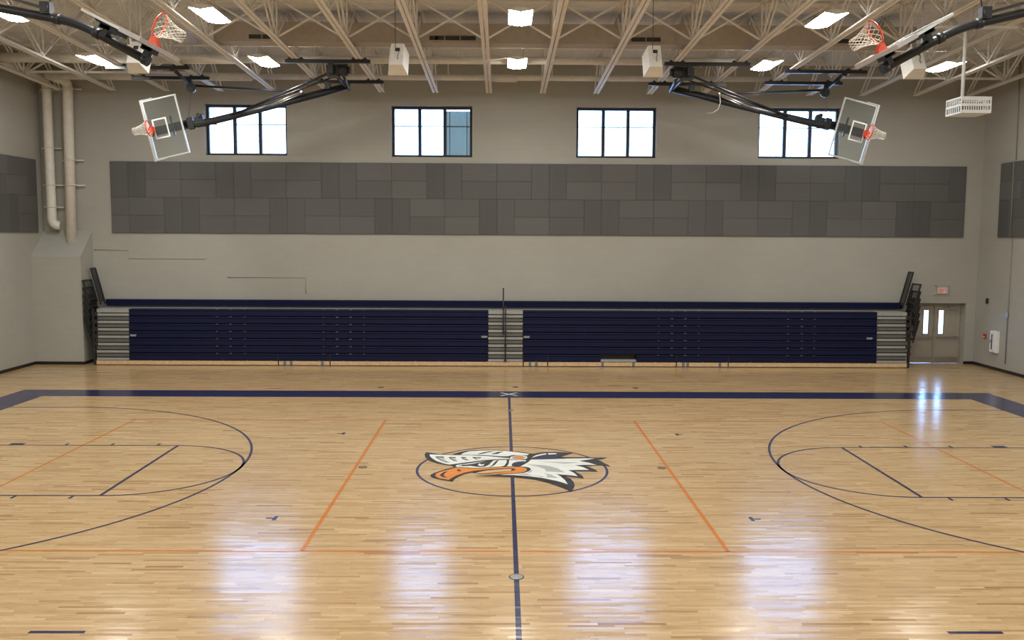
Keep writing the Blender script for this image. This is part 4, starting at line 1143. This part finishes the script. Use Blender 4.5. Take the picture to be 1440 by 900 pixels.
t = thing('extinguisher_cabinet', (XR, 13.16, 0.6), 'white fire extinguisher cabinet with a dark upright window on the right wall', 'cabinet')
m = MB(); m.box(XR-0.10, XR, 12.98, 13.38, 0.60, 1.33); m.build('cabinet_body', M['white'], t, bevel=0.008)
m = MB(); m.box(XR-0.118, XR-0.10, 13.0, 13.36, 0.62, 1.31); dd = m.build('cabinet_door', M['white'], t, bevel=0.004)
m = MB(); m.box(XR-0.122, XR-0.118, 13.20, 13.27, 0.70, 1.22); m.build('window_strip', M['dark_slot'], dd)
m = MB(); m.box(XR-0.135, XR-0.118, 13.29, 13.325, 0.92, 1.02); m.build('latch', M['steel'], dd)
t = thing('fire_alarm_pull', (XR, 13.85, 1.08), 'small red fire alarm pull station on the right wall', 'alarm')
m = MB(); m.box(XR-0.05, XR, 13.78, 13.92, 1.01, 1.17); m.build('pull_box', M['red'], t, bevel=0.006)
m = MB(); m.box(XR-0.062, XR-0.05, 13.80, 13.90, 1.05, 1.075); m.build('pull_handle', M['white'], t)
m = MB(); m.box(XR-0.06, XR, 13.77, 13.86, 2.22, 2.40); m.box(XR-0.07, XR-0.06, 13.79, 13.84, 2.25, 2.37)
tag(m.build('wall_sensor', M['dark_slot']), 'small dark box high on the right wall above the red pull station', 'sensor')
m = MB(); m.box(16.25, 16.38, YB-0.02, YB, 1.36, 1.45); m.box(16.27, 16.36, YB-0.026, YB-0.02, 1.375, 1.435)
tag(m.build('switch_plate', M['wall_x']), 'wall-coloured switch plate between the doors and the right corner', 'switch')
t = thing('wall_conduit', (XR, 12.55, 0.3), 'thin painted conduit running up the right wall past a small box', 'conduit')
m = MB(); m.tube([(XR-0.025, 12.53, 0.30), (XR-0.025, 12.53, 4.47)], 0.02, 8); m.tube([(XR-0.085, 12.53, 4.47), (XR-0.085, 12.56, 7.0)], 0.012, 6); m.tube([(XR-0.025, 12.56, 7.0), (XR-0.025, 12.64, 10.2)], 0.02, 8); m.build('conduit_pipe', M['frame'], t)
m = MB(); m.box(XR-0.06, XR, 12.47, 12.60, 1.86, 2.02); m.build('junction_box', M['steel'], t)
for pts, lab in (([(-14.40, 3.897), (-13.21, 3.89), (-13.21, 3.60), (-10.53, 3.60)], 'painted stepped conduit on the far wall above the left bleacher end'),
                 ([(-9.80, 2.96), (-7.08, 2.965), (-7.08, 2.40)], 'painted angled conduit on the far wall above the left bleacher seats')):
    m = MB(); m.tube([(x, YB-0.012, z) for x, z in pts], 0.014, 6)
    tag(m.build('wall_conduit', M['wall_x']), lab, 'conduit')

# cover plates set in the floor
def plate(x, yy, r, mat, lab, rim=None):
    t = thing('floor_plate', (x, yy, 0.0), lab, 'floor plate')
    m = MB(); m.tube([(x, yy, 0.0), (x, yy, 0.006)], r, 24); m.build('cover', M[mat], t)
    m = MB(); m.tube([(x, yy, 0.0), (x, yy, 0.0045)], r*1.18, 24); m.build('flange', M[rim or 'steel'], t)
plate(0.0, -5.45, 0.085, 'chrome', 'bright round floor plate on the center line in the foreground', 'black')
plate(0.02, 5.80, 0.07, 'steel', 'small round floor plate on the center line near the far border', 'brass')
plate(-2.86, 0.10, 0.07, 'brass', 'small brass floor plate beside the left orange attack line', 'black')
plate(2.88, 0.10, 0.07, 'brass', 'small brass floor plate beside the right orange attack line', 'black')
plate(-3.74, 9.2, 0.08, 'dark_slot', 'dark floor plate beyond the navy border, left of center', 'brass')
plate(3.72, 9.23, 0.08, 'dark_slot', 'dark floor plate beyond the navy border, right of center', 'brass')
plate(0.2, 9.34, 0.08, 'dark_slot', 'dark floor plate beyond the navy border at the center', 'brass')
